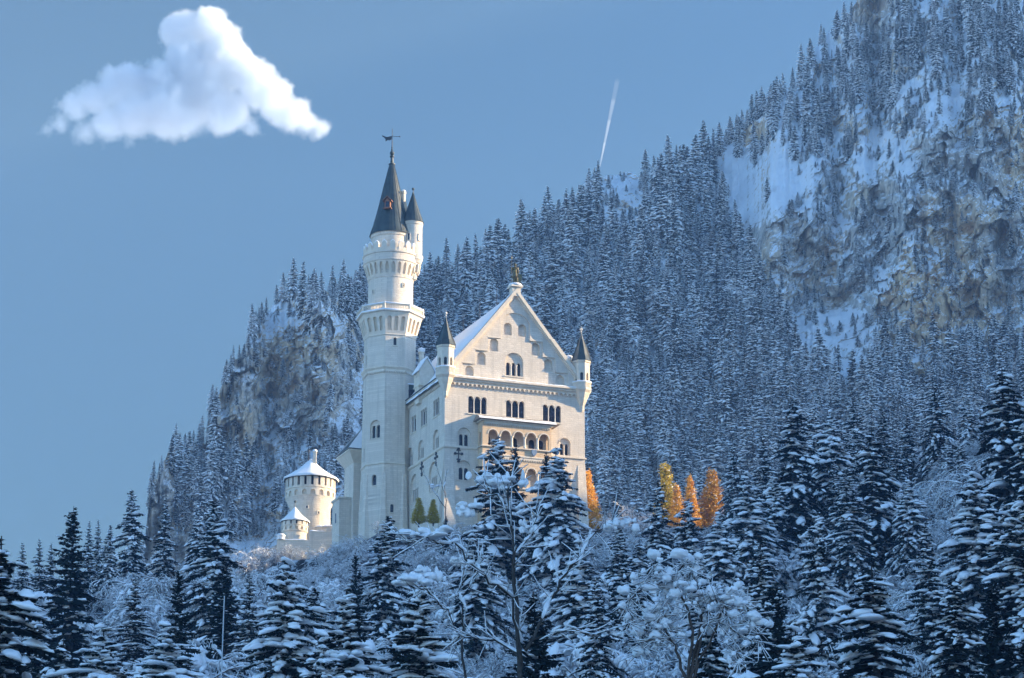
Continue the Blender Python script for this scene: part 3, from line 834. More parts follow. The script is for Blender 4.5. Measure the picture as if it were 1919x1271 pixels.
# columns carry the arches: remove the look of piers by round shafts in front of slim piers
for k in range(4):
    x = 7.83+2.31*(k+0.5)
    for z0, z1 in ((0.12, 2.05), (-6.6, -4.2)):
        cb = MB(); y = -LD+0.2
        cb.tube((x, y, z0), (x, y, z1-0.3), 0.20, 0.18, 10); cb.tube((x, y, z1-0.3), (x, y, z1), 0.2, 0.36, 8); cb.tube((x, y, z0-0.004), (x, y, z0+0.16), 0.32, 0.26, 8)
        cb.build("column", M_NICHE, loggia)
tr = MB()
for z, p, h in ((0.0, 0.26, 0.16), (-1.35, 0.24, 0.22), (-6.85, 0.24, 0.2), (4.45, 0.35, 0.2)):
    tr.box(LX0-p, LX1+p, -LD-p, -LD-0.003, z-h, z); tr.box(LX0-p, LX0-0.003, -LD-0.0, -0.003, z-h, z); tr.box(LX1+0.003, LX1+p, -LD, -0.003, z-h, z)
frieze(tr, LM, LX0+0.3, LX1-0.3, 4.25, 3.62, 0.42, 0.16)
frieze(tr, LM, LX0+0.3, LX1-0.3, -1.57, -2.2, 0.42, 0.14)
for k in range(5):   # arch mouldings
    c = 7.83+2.31*k
    for z0, h in ((0.12, 2.75), (-6.6, 3.3)):
        r_ = 0.81; zs = z0+h-r_
        tr.ring_band([(c+(r_+0.2)*cos(pi*i/12), zs+(r_+0.2)*sin(pi*i/12)) for i in range(13)], [(c+(r_+0.004)*cos(pi*i/12), zs+(r_+0.004)*sin(pi*i/12)) for i in range(13)], LM, -0.07, 0.05)
tr.build("moulding", M_TRIM, loggia)
# heraldic shield on the parapet, plain
mb = MB(); mb.prism([(14.75, -0.05), (14.75, -0.75), (15.15, -1.25), (15.55, -0.75), (15.55, -0.05)], LM, -0.34, -0.04)
m_sh = mat_simple("blue_grey_shield", (0.16,0.24,0.36), (0.24,0.33,0.46), 3, 0.6, 0.1); mb.build("shield", m_sh, loggia)
# doors glimpsed inside
mb = MB()
for x in (7.6, 12.5, 15.6, 17.2):
    mb.prism(arch(x, 0.0 if x > 7 else 0, 0.95, 2.3, 7), FM, -0.05, -0.02)
mb.build("door", M_GLASS, loggia)
# lean-to canopy, lead with snow on its lip
cn = MB()
cn.add([(LX0-0.9,-LD-0.75,4.5),(LX1+1.2,-LD-0.75,4.5),(LX1+0.7,-0.005,5.75),(LX0-0.2,-0.005,5.75),(LX0-0.9,-LD-0.75,4.66),(LX1+1.2,-LD-0.75,4.66),(LX1+0.7,-0.005,5.9),(LX0-0.2,-0.005,5.9),
        (LX0-0.9,-0.005,4.5),(LX1+1.2,-0.005,4.5)],
       [(4,5,6,7),(0,1,5,4),(0,4,7,8),(1,9,6,5),(0,8,9,1)])
canopy = cn.build("canopy", mat_simple("canopy_lead", (0.20,0.17,0.13), (0.36,0.31,0.25), 1.5, 0.7, 0.3, 0.03), loggia)
rows = 7; nxx = 60; vs = []; rs = np.random.RandomState(9)
for j in range(rows+1):
    for i in range(nxx+1):
        x = LX0-0.85+(LX1-LX0+1.5)*i/nxx; f = j/rows
        reach = 0.42+0.35*float(fbm(np.array([x*0.35]), np.array([1.7]), 3)[0])
        y = -LD-0.9 + f*(2.0)*reach*1.3; z = 4.68 + (y+LD+0.75)*0.42 + (0.16*sin(pi*min(1, f*1.02)))*(0.7+0.5*rs.rand()) - (0.12 if j == 0 else 0)
        vs.append((x, y, z))
fs = [(j*(nxx+1)+i, j*(nxx+1)+i+1, (j+1)*(nxx+1)+i+1, (j+1)*(nxx+1)+i) for j in range(rows) for i in range(nxx)]
sb = MB(); sb.add(vs, fs); sb.build("ledge_snow", M_SNOW, canopy, smooth=True)

# --- octagonal corner turrets of the hall, each with balcony, corbel and pointed roof
def oct_face_map(cx, cy, R, rotz, k):
    """mapping on face k of an octagon of circumradius R; s along the face, centred"""
    a = rotz + k*pi/4; ap = R*cos(pi/8)
    n = Vector((sin(a), -cos(a), 0)); u = Vector((cos(a), sin(a), 0))
    o = Vector((cx, cy, 0)) + n*ap
    return lambda s, t, d: o + u*s + Vector((0, 0, t)) - n*d
def corner_turret(lx, ly, dz):
    R = 1.52; rz = -ROT; a0 = rz + pi/8
    mb = MB(); half = R*sin(pi/8)
    for k in range(8):
        M = oct_face_map(lx, ly, R, rz, k)
        hs = [arch(0, 13.1+dz, 0.5, 1.9, 7)]
        mb.panel([(-half, 12.1+dz), (half, 12.1+dz), (half, 17.2+dz), (-half, 17.2+dz)], hs, M, 0.3)
    mb.lathe([(R+0.02, 16.75+dz), (R+0.16, 16.85+dz), (R+0.2, 17.21+dz), (0.2, 17.22+dz)], 8, lx, ly, a0, caps=False)
    # corbel underneath: stepped mouldings down to a point
    mb.lathe([(0.12, 8.2+dz), (0.35, 8.5+dz), (0.45, 9.3+dz), (0.95, 10.3+dz), (1.0, 10.5+dz), (1.35, 11.2+dz), (1.42, 11.5+dz), (1.78, 11.95+dz), (1.78, 12.1+dz), (1.2, 12.11+dz)], 8, lx, ly, a0, caps=False)
    t = mb.build("turret", M_TRIM, hall)
    b = MB(); b.lathe([(1.80, 12.1+dz), (1.80, 12.3+dz), (1.72, 12.3+dz), (1.72, 13.1+dz), (1.82, 13.1+dz), (1.82, 13.28+dz), (1.6, 13.28+dz), (1.6, 12.1+dz)], 8, lx, ly, a0, caps=False)
    for k in range(8):
        M = oct_face_map(lx, ly, 1.72, rz, k)
        for j in range(4):
            s = (j-1.5)*0.3
            b.prism([(s-0.05, 12.36+dz), (s+0.05, 12.36+dz), (s+0.05, 13.0+dz), (s-0.05, 13.0+dz)], M, -0.06, -0.01)
    b.build("balcony", M_TRIM, t)
    d = MB(); d.lathe([(R-0.36, 12.3+dz), (R-0.36, 16.9+dz)], 8, lx, ly, a0); d.build("pane", M_GLASS, t)
    r = MB(); r.lathe([(1.82, 17.15+dz), (1.35, 18.2+dz), (0.42, 21.2+dz), (0.10, 22.4+dz), (0.1, 22.6+dz)], 8, lx, ly, a0)
    for k in range(8):
        a = a0+k*pi/4
        r.tube((lx+1.84*sin(a), ly-1.84*cos(a), 17.17+dz), (lx+0.44*sin(a), ly-0.44*cos(a), 21.2+dz), 0.05, 0.04, 5)
    rr_ = r.build("roof", M_LEAD, t)
    f = MB(); f.tube((lx, ly, 22.3+dz), (lx, ly, 23.7+dz), 0.06, 0.03, 6); f.ball((lx, ly, 22.75+dz), 0.14); f.ball((lx, ly, 23.2+dz), 0.24)
    f.build("finial", M_NICHE, rr_)
    # snow dusting on the balcony rim
    s = MB(); s.lathe([(1.83, 13.28+dz), (1.84, 13.42+dz), (1.72, 13.5+dz), (1.6, 13.3+dz)], 8, lx, ly, a0, caps=False); s.build("ledge_snow", M_SNOW, t, smooth=True)
corner_turret(0.1, 0.0, 0.0); corner_turret(24.9, 0.1, -0.2)

# --- pedestal and bronze knight on the gable apex
mb = MB()
mb.box(AX-0.75, AX+0.75, -0.55, 0.95, AZ-0.6, AZ+1.0); mb.box(AX-1.05, AX+1.05, -0.85, 1.25, AZ+1.003, AZ+1.3)
ped = mb.build("pedestal", M_TRIM, hall)
mb = MB(); rs = np.random.RandomState(3)
mb.lathe([(1.15, AZ+1.3), (1.2, AZ+1.5), (1.0, AZ+1.72), (0.6, AZ+1.8), (0.01, AZ+1.82)], 12, AX, 0.2); mb.build("snow_cap", M_SNOW, ped, smooth=True)
st_pos = Matrix.Rotation(ROT, 4, 'Z') @ Vector((AX, 0.2, AZ+1.72))
statue = empty("knight_statue", C0+st_pos, radians(4))
tag(statue, "bronze armoured knight statue with lance and shield standing on top of the gable", "statue")
def skin_body(name, V, E, R, mat, parent, sub=2):
    me = bpy.data.meshes.new(name); me.from_pydata(V, E, []); me.materials.append(mat)
    o = bpy.data.objects.new(name, me); COL.objects.link(o); o.parent = parent
    bm = bmesh.new(); bm.from_mesh(me); lay = bm.verts.layers.skin.verify()
    for i, v in enumerate(bm.verts):
        v[lay].radius = (R[i][0], R[i][1]) if isinstance(R[i], tuple) else (R[i], R[i]); v[lay].use_root = (i == 0)
    bm.to_mesh(me); bm.free()
    o.modifiers.new("skin", 'SKIN'); s = o.modifiers.new("sub", 'SUBSURF'); s.levels = sub; s.render_levels = sub
    return o
V = [(0,0,1.75),(0,0,2.15),(0,0,2.6),(0,0,2.92),(0,-0.02,3.08),(0,-0.04,3.3),(0,-0.04,3.5),
     (-0.22,0,1.65),(-0.27,-0.06,0.95),(-0.28,0.0,0.18),(-0.3,-0.25,0.06),
     (0.22,0,1.65),(0.34,-0.1,0.95),(0.38,0,0.18),(0.42,-0.25,0.06),
     (-0.42,0,2.82),(-0.62,-0.05,2.35),(-0.66,-0.3,2.75),(-0.66,-0.38,2.86),
     (0.42,0,2.82),(0.58,0.02,2.3),(0.55,-0.2,1.9),(0.55,-0.28,1.8)]
Ed = [(0,1),(1,2),(2,3),(3,4),(4,5),(5,6),(0,7),(7,8),(8,9),(9,10),(0,11),(11,12),(12,13),(13,14),(3,15),(15,16),(16,17),(17,18),(3,19),(19,20),(20,21),(21,22)]
Rr = [0.36,0.30,0.36,0.28,0.11,0.17,0.13,0.24,0.17,0.11,0.09,0.24,0.17,0.11,0.09,0.19,0.13,0.1,0.09,0.19,0.13,0.1,0.09]
skin_body("body", V, Ed, Rr, M_BRONZE, statue)
mb = MB(); mb.lathe([(0.30,3.32),(0.24,3.5),(0.16,3.66),(0.03,3.8)], 10, 0, -0.03); mb.ball((0,-0.03,3.42),0.23); mb.build("helmet", M_BRONZE, statue, smooth=True)
mb = MB(); mb.lathe([(0.52,1.1),(0.46,1.5),(0.37,1.95),(0.34,2.1)], 12, 0, 0); mb.build("tunic", M_BRONZE, statue, smooth=True)
mb = MB(); mb.add([(-0.45,0.25,2.9),(0.45,0.25,2.9),(0.62,0.4,0.5),(-0.35,0.42,0.5),(-0.42,0.33,2.9),(0.42,0.33,2.9),(0.58,0.5,0.5),(-0.3,0.5,0.5)],[(0,1,2,3),(4,7,6,5),(0,4,5,1),(1,5,6,2),(2,6,7,3),(3,7,4,0)]); mb.build("cloak", M_BRONZE, statue)
mb = MB(); mb.tube((-0.66,-0.42,0.0),(-0.62,-0.40,4.5),0.05,0.035,8); mb.tube((-0.62,-0.40,4.45),(-0.62,-0.40,4.95),0.11,0.01,6); mb.build("lance", M_BRONZE, statue)
mb = MB(); mb.prism([(0.5,0.35),(0.9,0.15),(1.15,0.7),(1.1,1.65),(0.5,1.75)], lambda s,t,d: Vector((s,-0.35+d,t)), 0, 0.12); mb.build("shield", M_BRONZE, statue)

# ---------------------------------------------------------------- main stair tower (local rotation 15 degrees)
TW = C0 + Vector((-10.12, 20.0, 0.0)); TR = radians(15.0)
tower = empty("castle_tower", TW, TR)
tag(tower, "tall slim cream stone main tower with octagonal gallery, battlements and dark pointed roof", "tower")
def tmap(R, k, Rt=None, z0=0, z1=1):
    """face k of the octagon; if Rt is given the face flares from R at z0 to Rt at z1"""
    a = k*pi/4; n = Vector((sin(a), -cos(a), 0)); u = Vector((cos(a), sin(a), 0)); c8 = cos(pi/8)
    def M(s, t, d):
        f = 0 if Rt is None else (t-z0)/(z1-z0)
        r = R if Rt is None else R + (Rt-R)*f
        return n*(r*c8-d) + u*(s*r/R) + Vector((0, 0, t))
    return M
def oct_panels(mb, R0, R1, z0, z1, holes_by_face=None, depth=0.4, backs=False, m=0):
    half = R0*sin(pi/8)
    for k in range(8):
        M = tmap(R0, k, R1, z0, z1)
        hs = (holes_by_face or {}).get(k % 8, [])
        mb.panel([(-half, z0), (half, z0), (half, z1), (-half, z1)], hs, M, depth, 0, m, set(range(len(hs))) if backs else ())
# face 0 -> normal 15 deg, face 7 (= -1) -> -30 deg, face 1 -> 60 deg, face 6 -> -75
sh_ = MB()
RB, RT_ = 4.78, 4.58
def thole(R0, R1, z0, z1, k, s, zb, w, h, n=1):
    M = tmap(R0, k, R1, z0, z1)
    return win_lights(tower, M, s, zb, w, h, n, 0.24, mat=M_TRIM)
z0s = [GZ, 0.9, 16.9, 24.0]; Rs = [5.0, 4.80, 4.66, 4.58]
seg = [{}, {}, {}]
seg[0][7] = [thole(Rs[0], Rs[1], z0s[0], z0s[1], 7, -0.1, -3.1, 0.95, 1.9)]
seg[0][0] = [thole(Rs[0], Rs[1], z0s[0], z0s[1], 0, -0.35, -8.0, 0.62, 1.5)]
seg[1][7] = []
M7 = tmap(Rs[1], 7, Rs[2], z0s[1], z0s[2]); seg[1][7] = [win_arched(tower, M7, -0.05, 5.3, 2.1, 3.25, 2, 0.68, 2.3)]
seg[1][6] = [thole(Rs[1], Rs[2], z0s[1], z0s[2], 6, 0.2, 2.0, 0.5, 2.1)]
seg[2][0] = [thole(Rs[2], Rs[3], z0s[2], z0s[3], 0, -0.05, 21.9, 0.55, 1.6)]
seg[2][6] = [thole(Rs[2], Rs[3], z0s[2], z0s[3], 6, 0.3, 18.9, 0.5, 2.0)]
for i in range(3): oct_panels(sh_, Rs[i], Rs[i+1], z0s[i], z0s[i+1], seg[i], 0.5 if i != 1 else 0.32)
sh_.build("shaft", M_WALL, tower)
# corner buttresses at the foot
bt = MB()
for k in (0, 1, 6, 7):
    a = (k-0.5)*pi/4; n = Vector((sin(a), -cos(a), 0)); u = Vector((cos(a), sin(a), 0))
    b0 = n*4.85; b1 = n*5.35
    vs = [b0-u*0.3+Vector((0,0,-1.0)), b0+u*0.3+Vector((0,0,-1.0)), b1+u*0.55+Vector((0,0,GZ)), b1-u*0.55+Vector((0,0,GZ)), n*4.4-u*0.6+Vector((0,0,-1.0)), n*4.4+u*0.6+Vector((0,0,-1.0)), n*4.4+u*1.1+Vector((0,0,GZ)), n*4.4-u*1.1+Vector((0,0,GZ))]
    bt.add(vs, [(0,1,2,3), (1,5,6,2), (4,0,3,7), (0,4,5,1)])
bt.build("buttress", M_WALL, tower)
sc = MB(); sc.lathe([(4.80, 0.55), (4.98, 0.65), (4.98, 0.9), (4.80, 0.98)], 8, 0, 0, pi/8, caps=False); sc.build("string_course", M_TRIM, tower)
# lower cornice with arched frieze
lc = MB(); lc.lathe([(4.66, 17.3), (5.0, 17.75), (5.12, 17.85), (5.12, 18.1), (4.6, 18.25)], 8, 0, 0, pi/8, caps=False)
for k in range(8):
    M = tmap(4.66, k); h = 4.66*sin(pi/8)
    frieze(lc, M, -h*0.99, h*0.99, 17.5, 16.85, 0.44, 0.2)
lc.build("lower_cornice", M_TRIM, tower)
# octagonal gallery: flared corbel zone with three tall recesses a face
gl = MB(); half = 4.62*sin(pi/8)
hs = {k: [arch(s, 24.75, 0.62, 2.45, 8) for s in (-1.05, 0, 1.05)] for k in range(8)}
oct_panels(gl, 4.62, 5.72, 24.0, 27.9, hs, 0.45, True)
gl.build("gallery_corbels", M_TRIM, tower)
gw_ = MB(); gw_.lathe([(4.58, 23.9), (4.72, 24.0), (4.72, 24.15), (4.62, 24.2)], 8, 0, 0, pi/8, caps=False)
gw_.lathe([(5.72, 27.88), (6.1, 28.0), (6.1, 28.22), (3.9, 28.24)], 8, 0, 0, pi/8, caps=False)
gw_.build("gallery_floor", M_TRIM, tower)
bl = MB(); R = 5.82
for k in range(8):
    M = tmap(R, k); h = R*sin(pi/8)
    bl.prism([(-h, 29.12), (h, 29.12), (h, 29.35), (-h, 29.35)], M, -0.1, 0.2)
    bl.prism([(-h, 28.24), (h, 28.24), (h, 28.4), (-h, 28.4)], M, -0.06, 0.2)
    for j in range(15):
        s = -h + (j+0.5)*2*h/15
        bl.prism([(s-0.06, 28.4), (s+0.06, 28.4), (s+0.06, 29.12), (s-0.06, 29.12)], M, 0.0, 0.12)
    a = (k+0.5)*pi/4; c = Vector((sin(a), -cos(a), 0))*R
    bl.tube(c+Vector((0,0,28.25)), c+Vector((0,0,29.42)), 0.22, 0.2, 8); bl.ball((c.x, c.y, 29.5), 0.17)
bal = bl.build("balustrade", M_TRIM, tower)
sb = MB(); sb.lathe([(6.02, 29.35), (6.0, 29.5), (5.85, 29.58), (5.6, 29.36)], 8, 0, 0, pi/8, caps=False)
sb.lathe([(6.14, 28.1), (6.16, 28.32), (6.0, 28.42), (5.8, 28.25)], 8, 0, 0, pi/8, caps=False); sb.build("ledge_snow", M_SNOW, bal, smooth=True)
# round upper shaft
rs_ = MB(); rs_.lathe([(3.98, 28.2), (3.96, 34.7), (4.08, 34.75), (4.08, 34.95), (3.98, 35.0), (3.98, 37.6)], 48, 0, 0, 0, caps=False)
rs_.build("upper_shaft", M_WALL, tower, smooth=True, angle=30)
def small_window(parent, c, n, w, h, zb):
    """slit window set in a curved wall: stone surround, dark opening"""
    n = Vector(n).normalized(); u = Vector((-n.y, n.x, 0))
    M = lambda s, t, d: Vector(c) + u*s + Vector((0, 0, t)) - n*d
    mb = MB(); o = arch(0, zb-0.1, w+0.28, h+0.24, 7); i = arch(0, zb, w, h, 7)
    mb.panel(o, [i], M, 0.22, -0.12, 0)
    n_ = len(o); mb.add([M(a, b, -0.12) for a, b in o]+[M(a, b, 0.3) for a, b in o], [(k, (k+1)%n_, n_+(k+1)%n_, n_+k) for k in range(n_)])
    wn = mb.build("window", M_TRIM, parent)
    p = MB(); p.prism(arch(0, zb, w-0.01, h-0.01, 7), M, -0.03, 0.14); p.build("pane", M_GLASS, wn)
for ang, zb in ((-62, 31.9), (22, 33.0)):
    a = radians(ang); nn = Vector((sin(a), -cos(a), 0)); small_window(tower, nn*3.985, nn, 0.28, 0.7, zb)
# flared ring of pointed machicolation arches, parapet above
NB = 26
mc = MB(); p = 2*pi/NB
for k in range(NB):
    def M(s, t, d, k=k):
        f = (t-34.9)/(37.55-34.9); f = min(max(f, 0), 1)
        r = 4.02 + (4.80-4.02)*f - d; a = (k+0.5)*p + s/4.4
        return Vector((r*sin(a), -r*cos(a), t))
    h = p*4.4/2; w = 0.30
    pts = [(-w, 35.35), (w, 35.35), (w, 36.75), (w*0.72, 37.05), (w*0.35, 37.25), (0, 37.38), (-w*0.35, 37.25), (-w*0.72, 37.05), (-w, 36.75)]
    mc.panel([(-h, 34.9), (h, 34.9), (h, 37.55), (-h, 37.55)], [pts], M, 0.42, 0, 0, {0})
mc.build("machicolations", M_TRIM, tower)
pr = MB(); pr.lathe([(4.80, 37.54), (4.95, 37.65), (4.95, 37.85), (4.86, 37.9), (4.86, 38.95), (5.02, 39.05), (5.02, 39.3), (3.3, 39.32)], 52, 0, 0, 0, caps=False)
par = pr.build("parapet_base", M_WALL, tower, smooth=True, angle=25)
NMER = 20
me_ = MB(); ss = MB()
for k in range(NMER):
    def M(s, t, d, k=k):
        a = 2*pi*(k+0.5)/NMER + s/4.8; r = 4.86-d
        return Vector((r*sin(a), -r*cos(a), t))
    hw = 0.46
    poly = [(-hw, 39.32), (hw, 39.32), (hw, 40.55), (hw*0.7, 40.9), (hw*0.3, 41.08), (0, 41.13), (-hw*0.3, 41.08), (-hw*0.7, 40.9), (-hw, 40.55)]
    me_.prism(poly, M, -0.02, 0.34)
    ss.prism([(-hw, 40.57), (-hw*0.7, 40.93), (0, 41.16), (hw*0.7, 40.93), (hw, 40.57), (hw*0.8, 41.0), (0, 41.34), (-hw*0.8, 41.0)], M, 0.0, 0.36)
    hw2 = 2*pi*4.86/NMER/2
    me_.prism([(hw+0.003, 39.32), (2*hw2-hw-0.003, 39.32), (2*hw2-hw-0.003, 39.95), (hw+0.003, 39.95)], M, 0.02, 0.3)
mer = me_.build("battlement", M_TRIM, tower); ss.build("ledge_snow", M_SNOW, mer, smooth=False)
dr = MB(); dr.lathe([(3.45, 39.3), (3.45, 42.6), (3.6, 42.75), (3.6, 43.1), (3.74, 43.3)], 48, 0, 0, 0, caps=False); dr.build("drum", M_WALL, tower, smooth=True, angle=25)
cn = MB(); prof = [(3.86, 43.25), (3.80, 43.4), (3.2, 45.2), (2.62, 47.4), (2.1, 49.6), (1.55, 52.0), (0.95, 54.6), (0.45, 56.7)]
cn.lathe(prof, 40, 0, 0, 0)
for k in range(22):       # standing seams
    a = 2*pi*k/22
    for (r0, z0), (r1, z1) in zip(prof[1:-1], prof[2:]):
        cn.tube(((r0+0.01)*sin(a), -(r0+0.01)*cos(a), z0), ((r1+0.01)*sin(a), -(r1+0.01)*cos(a), z1), 0.045, 0.035, 4)
troof = cn.build("roof", M_LEAD, tower)
fi = MB(); fi.lathe([(0.45, 56.6), (0.62, 56.75), (0.62, 56.9), (0.3, 57.1), (0.24, 58.1), (0.42, 58.25), (0.42, 58.4), (0.2, 58.5)], 14)
fi.ball((0, 0, 58.95), 0.42); fi.tube((0, 0, 59.3), (0, 0, 63.6), 0.10, 0.05, 8); fi.ball((0, 0, 60.0), 0.16); fi.ball((0, 0, 59.6), 0.2)
fin = fi.build("finial", M_LEAD, troof)
vn = MB(); VMp = lambda s, t, d: Vector((s*cos(-TR), s*sin(-TR), t)) + Vector((0, d, 0))
vn.prism([(-0.12, 61.55), (-0.5, 61.35), (-0.75, 61.5), (-1.0, 61.25), (-1.25, 61.2), (-1.15, 61.5), (-1.4, 61.9), (-1.75, 62.1), (-1.8, 62.3), (-1.5, 62.25), (-1.1, 62.0), (-0.5, 62.1), (-0.12, 62.2)], VMp, -0.04, 0.04)
vn.tube(VMp(-0.2, 62.1, 0), VMp(1.3, 62.1, 0), 0.04, 0.04, 6); vn.ball(VMp(1.35, 62.1, 0), 0.13); vn.ball(VMp(0.75, 62.1, 0), 0.08)
vn.tube(VMp(0, 62.1, -0.7), VMp(0, 62.1, 0.7), 0.03, 0.03, 6); vn.ball((0, 0, 63.0), 0.09)
vn.build("weathervane", M_IRON, fin)
# wooden lucarne on the cone
lm = MB(); a = radians(-27); n = Vector((sin(a), -cos(a), 0)); u = Vector((cos(a), sin(a), 0))
LMm = lambda s, t, d: n*(2.95-d) + u*s + Vector((0, 0, t))
lm.prism([(-0.5, 47.7), (0.5, 47.7), (0.5, 49.0), (0, 49.6), (-0.5, 49.0)], LMm, 0.0, 1.4)
lm.prism([(-0.75, 47.55), (0.75, 47.55), (0.75, 47.697), (-0.75, 47.697)], LMm, -0.3, 0.4)
lm.prism([(-0.8, 48.95), (0, 49.75), (0.8, 48.95), (0.8, 49.12), (0, 49.95), (-0.8, 49.12)], LMm, -0.3, 1.3)
lu = lm.build("lucarne", M_WOOD, troof)
lp = MB(); lp.prism([(-0.3, 47.9), (0.3, 47.9), (0.3, 48.9), (-0.3, 48.9)], LMm, -0.05, -0.003); lp.build("pane", M_GLASS, lu)
# slim stair turret riding on the gallery
def tl(dx, dy):
    v = Matrix.Rotation(-TR, 4, 'Z') @ Vector((dx, dy, 0)); return v.x, v.y
tx, ty = tl(3.85, -0.6)
sv = MB(); sv.lathe([(0.35, 34.9), (0.75, 35.1), (0.85, 35.7), (0.7, 35.9), (0.8, 36.3), (1.1, 36.6), (1.1, 37.4), (1.25, 37.7), (1.55, 38.0), (1.62, 38.35), (1.78, 38.6), (1.78, 38.85), (1.86, 39.1), (1.86, 39.35), (1.68, 39.5), (1.68, 44.9), (1.8, 45.1), (1.82, 45.6), (1.72, 45.65)], 28, tx, ty, 0)
svt = sv.build("stair_turret", M_WALL, tower, smooth=True, angle=25)
for ang in (-22, 48):
    a = radians(ang)-TR; nn = Vector((sin(a), -cos(a), 0)); small_window(svt, Vector((tx, ty, 0))+nn*1.685, nn, 0.36, 1.25, 42.0)
cb = MB()
for k in range(10):
    a = 2*pi*k/10; c = Vector((tx+1.1*sin(a), ty-1.1*cos(a), 0))
    cb.tube(c+Vector((0,0,36.1)), c+Vector((0.15*sin(a),-0.15*cos(a),37.7)), 0.16, 0.24, 6)
cb.build("corbel", M_TRIM, svt)
tc_ = MB(); prof = [(1.98, 45.6), (1.92, 45.75), (1.25, 47.6), (0.6, 49.6), (0.14, 51.1), (0.14, 51.3)]; tc_.lathe(prof, 20, tx, ty)
for k in range(12):
    a = 2*pi*k/12
    for (r0, z0), (r1, z1) in zip(prof[1:-2], prof[2:-1]): tc_.tube((tx+r0*sin(a), ty-r0*cos(a), z0), (tx+r1*sin(a), ty-r1*cos(a), z1), 0.04, 0.03, 4)
tcr = tc_.build("roof", M_LEAD, svt)
f = MB(); f.tube((tx, ty, 51.1), (tx, ty, 52.0), 0.08, 0.05, 6); f.ball((tx, ty, 52.0), 0.26); f.build("finial", M_LEAD, tcr)
# chimney beside the cone with its lucarne
cx_, cy_ = tl(2.05, 1.2)
ch = MB(); ch.lathe([(0.42, 43), (0.42, 51.6), (0.52, 51.75), (0.52, 52.1), (0.3, 52.2)], 8, cx_, cy_, 0)
a_, b_ = tl(2.5, 0.9)
ch.lathe([(0.75, 43.3), (0.75, 48.2), (0.1, 50.2)], 4, a_, b_, radians(30))
chm = ch.build("chimney", M_TRIM, tower); s_ = MB(); s_.ball((cx_, cy_, 52.2), 0.42, sz=0.6); s_.build("snow_cap", M_SNOW, chm, smooth=True)

# ---------------------------------------------------------------- wing behind the tower
wp = at(661, 985, 549); zoff = 0
wing = empty("castle_wing", (wp.x, wp.y, 0), ROT)
tag(wing, "narrow stone castle wing with snowy hipped roof behind the main tower's left side", "castle wing")
zt = at(661, 868, 549).z; zb = 100
w_ = MB(); w_.box(0, 7, 0, 5.2, zb, zt); w_.build("wall", M_WALL, wing)
w_ = MB(); w_.add([(-1.15,-1.15,zt+1.9),(8,-1.15,zt+1.9),(8,6.2,zt+1.9),(-1.15,6.2,zt+1.9),(0.0,0.0,zt),(7,0,zt),(7,5.2,zt),(0,5.2,zt)], [(0,1,2,3),(4,5,1,0),(5,6,2,1),(6,7,3,2),(7,4,0,3)])
w_.box(-1.25, 8.1, -1.25, 6.3, zt+1.903, zt+2.2); w_.build("cornice", M_TRIM, wing)
w_ = MB(); w_.add([(-1.35,-1.35,zt+2.2),(8.2,-1.35,zt+2.2),(8.2,6.4,zt+2.2),(-1.35,6.4,zt+2.2),(3.2,2.2,zt+8.0),(4.2,2.2,zt+8.0)], [(0,3,2,1),(0,1,5,4),(1,2,5),(2,3,4,5),(3,0,4)])
wr = w_.build("roof", M_LEAD, wing)
w_ = MB(); w_.add([(-1.4,-1.4,zt+2.35),(8.2,-1.4,zt+2.35),(8.2,6.4,zt+2.35),(-1.4,6.4,zt+2.35),(3.2,2.0,zt+8.3),(4.2,2.0,zt+8.3)], [(0,3,2,1),(0,1,5,4),(1,2,5),(2,3,4,5)]); w_.build("snow_blanket", M_SNOW, wr)
w_ = MB(); w_.box(-2.2, -0.004, 1.0, 5.0, zb, zt-6.5); w_.box(-2.4, -0.004, 0.8, 5.2, zt-6.497, zt-6.1)
w_.build("lower_bay", M_WALL, wing)
w_ = MB(); w_.prism(arch(3.0, zt-10.5, 0.7, 1.8, 7), plane_map((-2.2,0,0),(0,1,0),(-1,0,0)), -0.02, 0.0)
w_.prism(arch(1.6, zt-5.5, 0.6, 1.6, 7), plane_map((0,0,0),(1,0,0),(0,-1,0)), -0.02, 0.0); w_.build("window", M_GLASS, wing)
# chapel-like bay hanging on the tower, left of its shaft
bp = at(683, 905, 545)

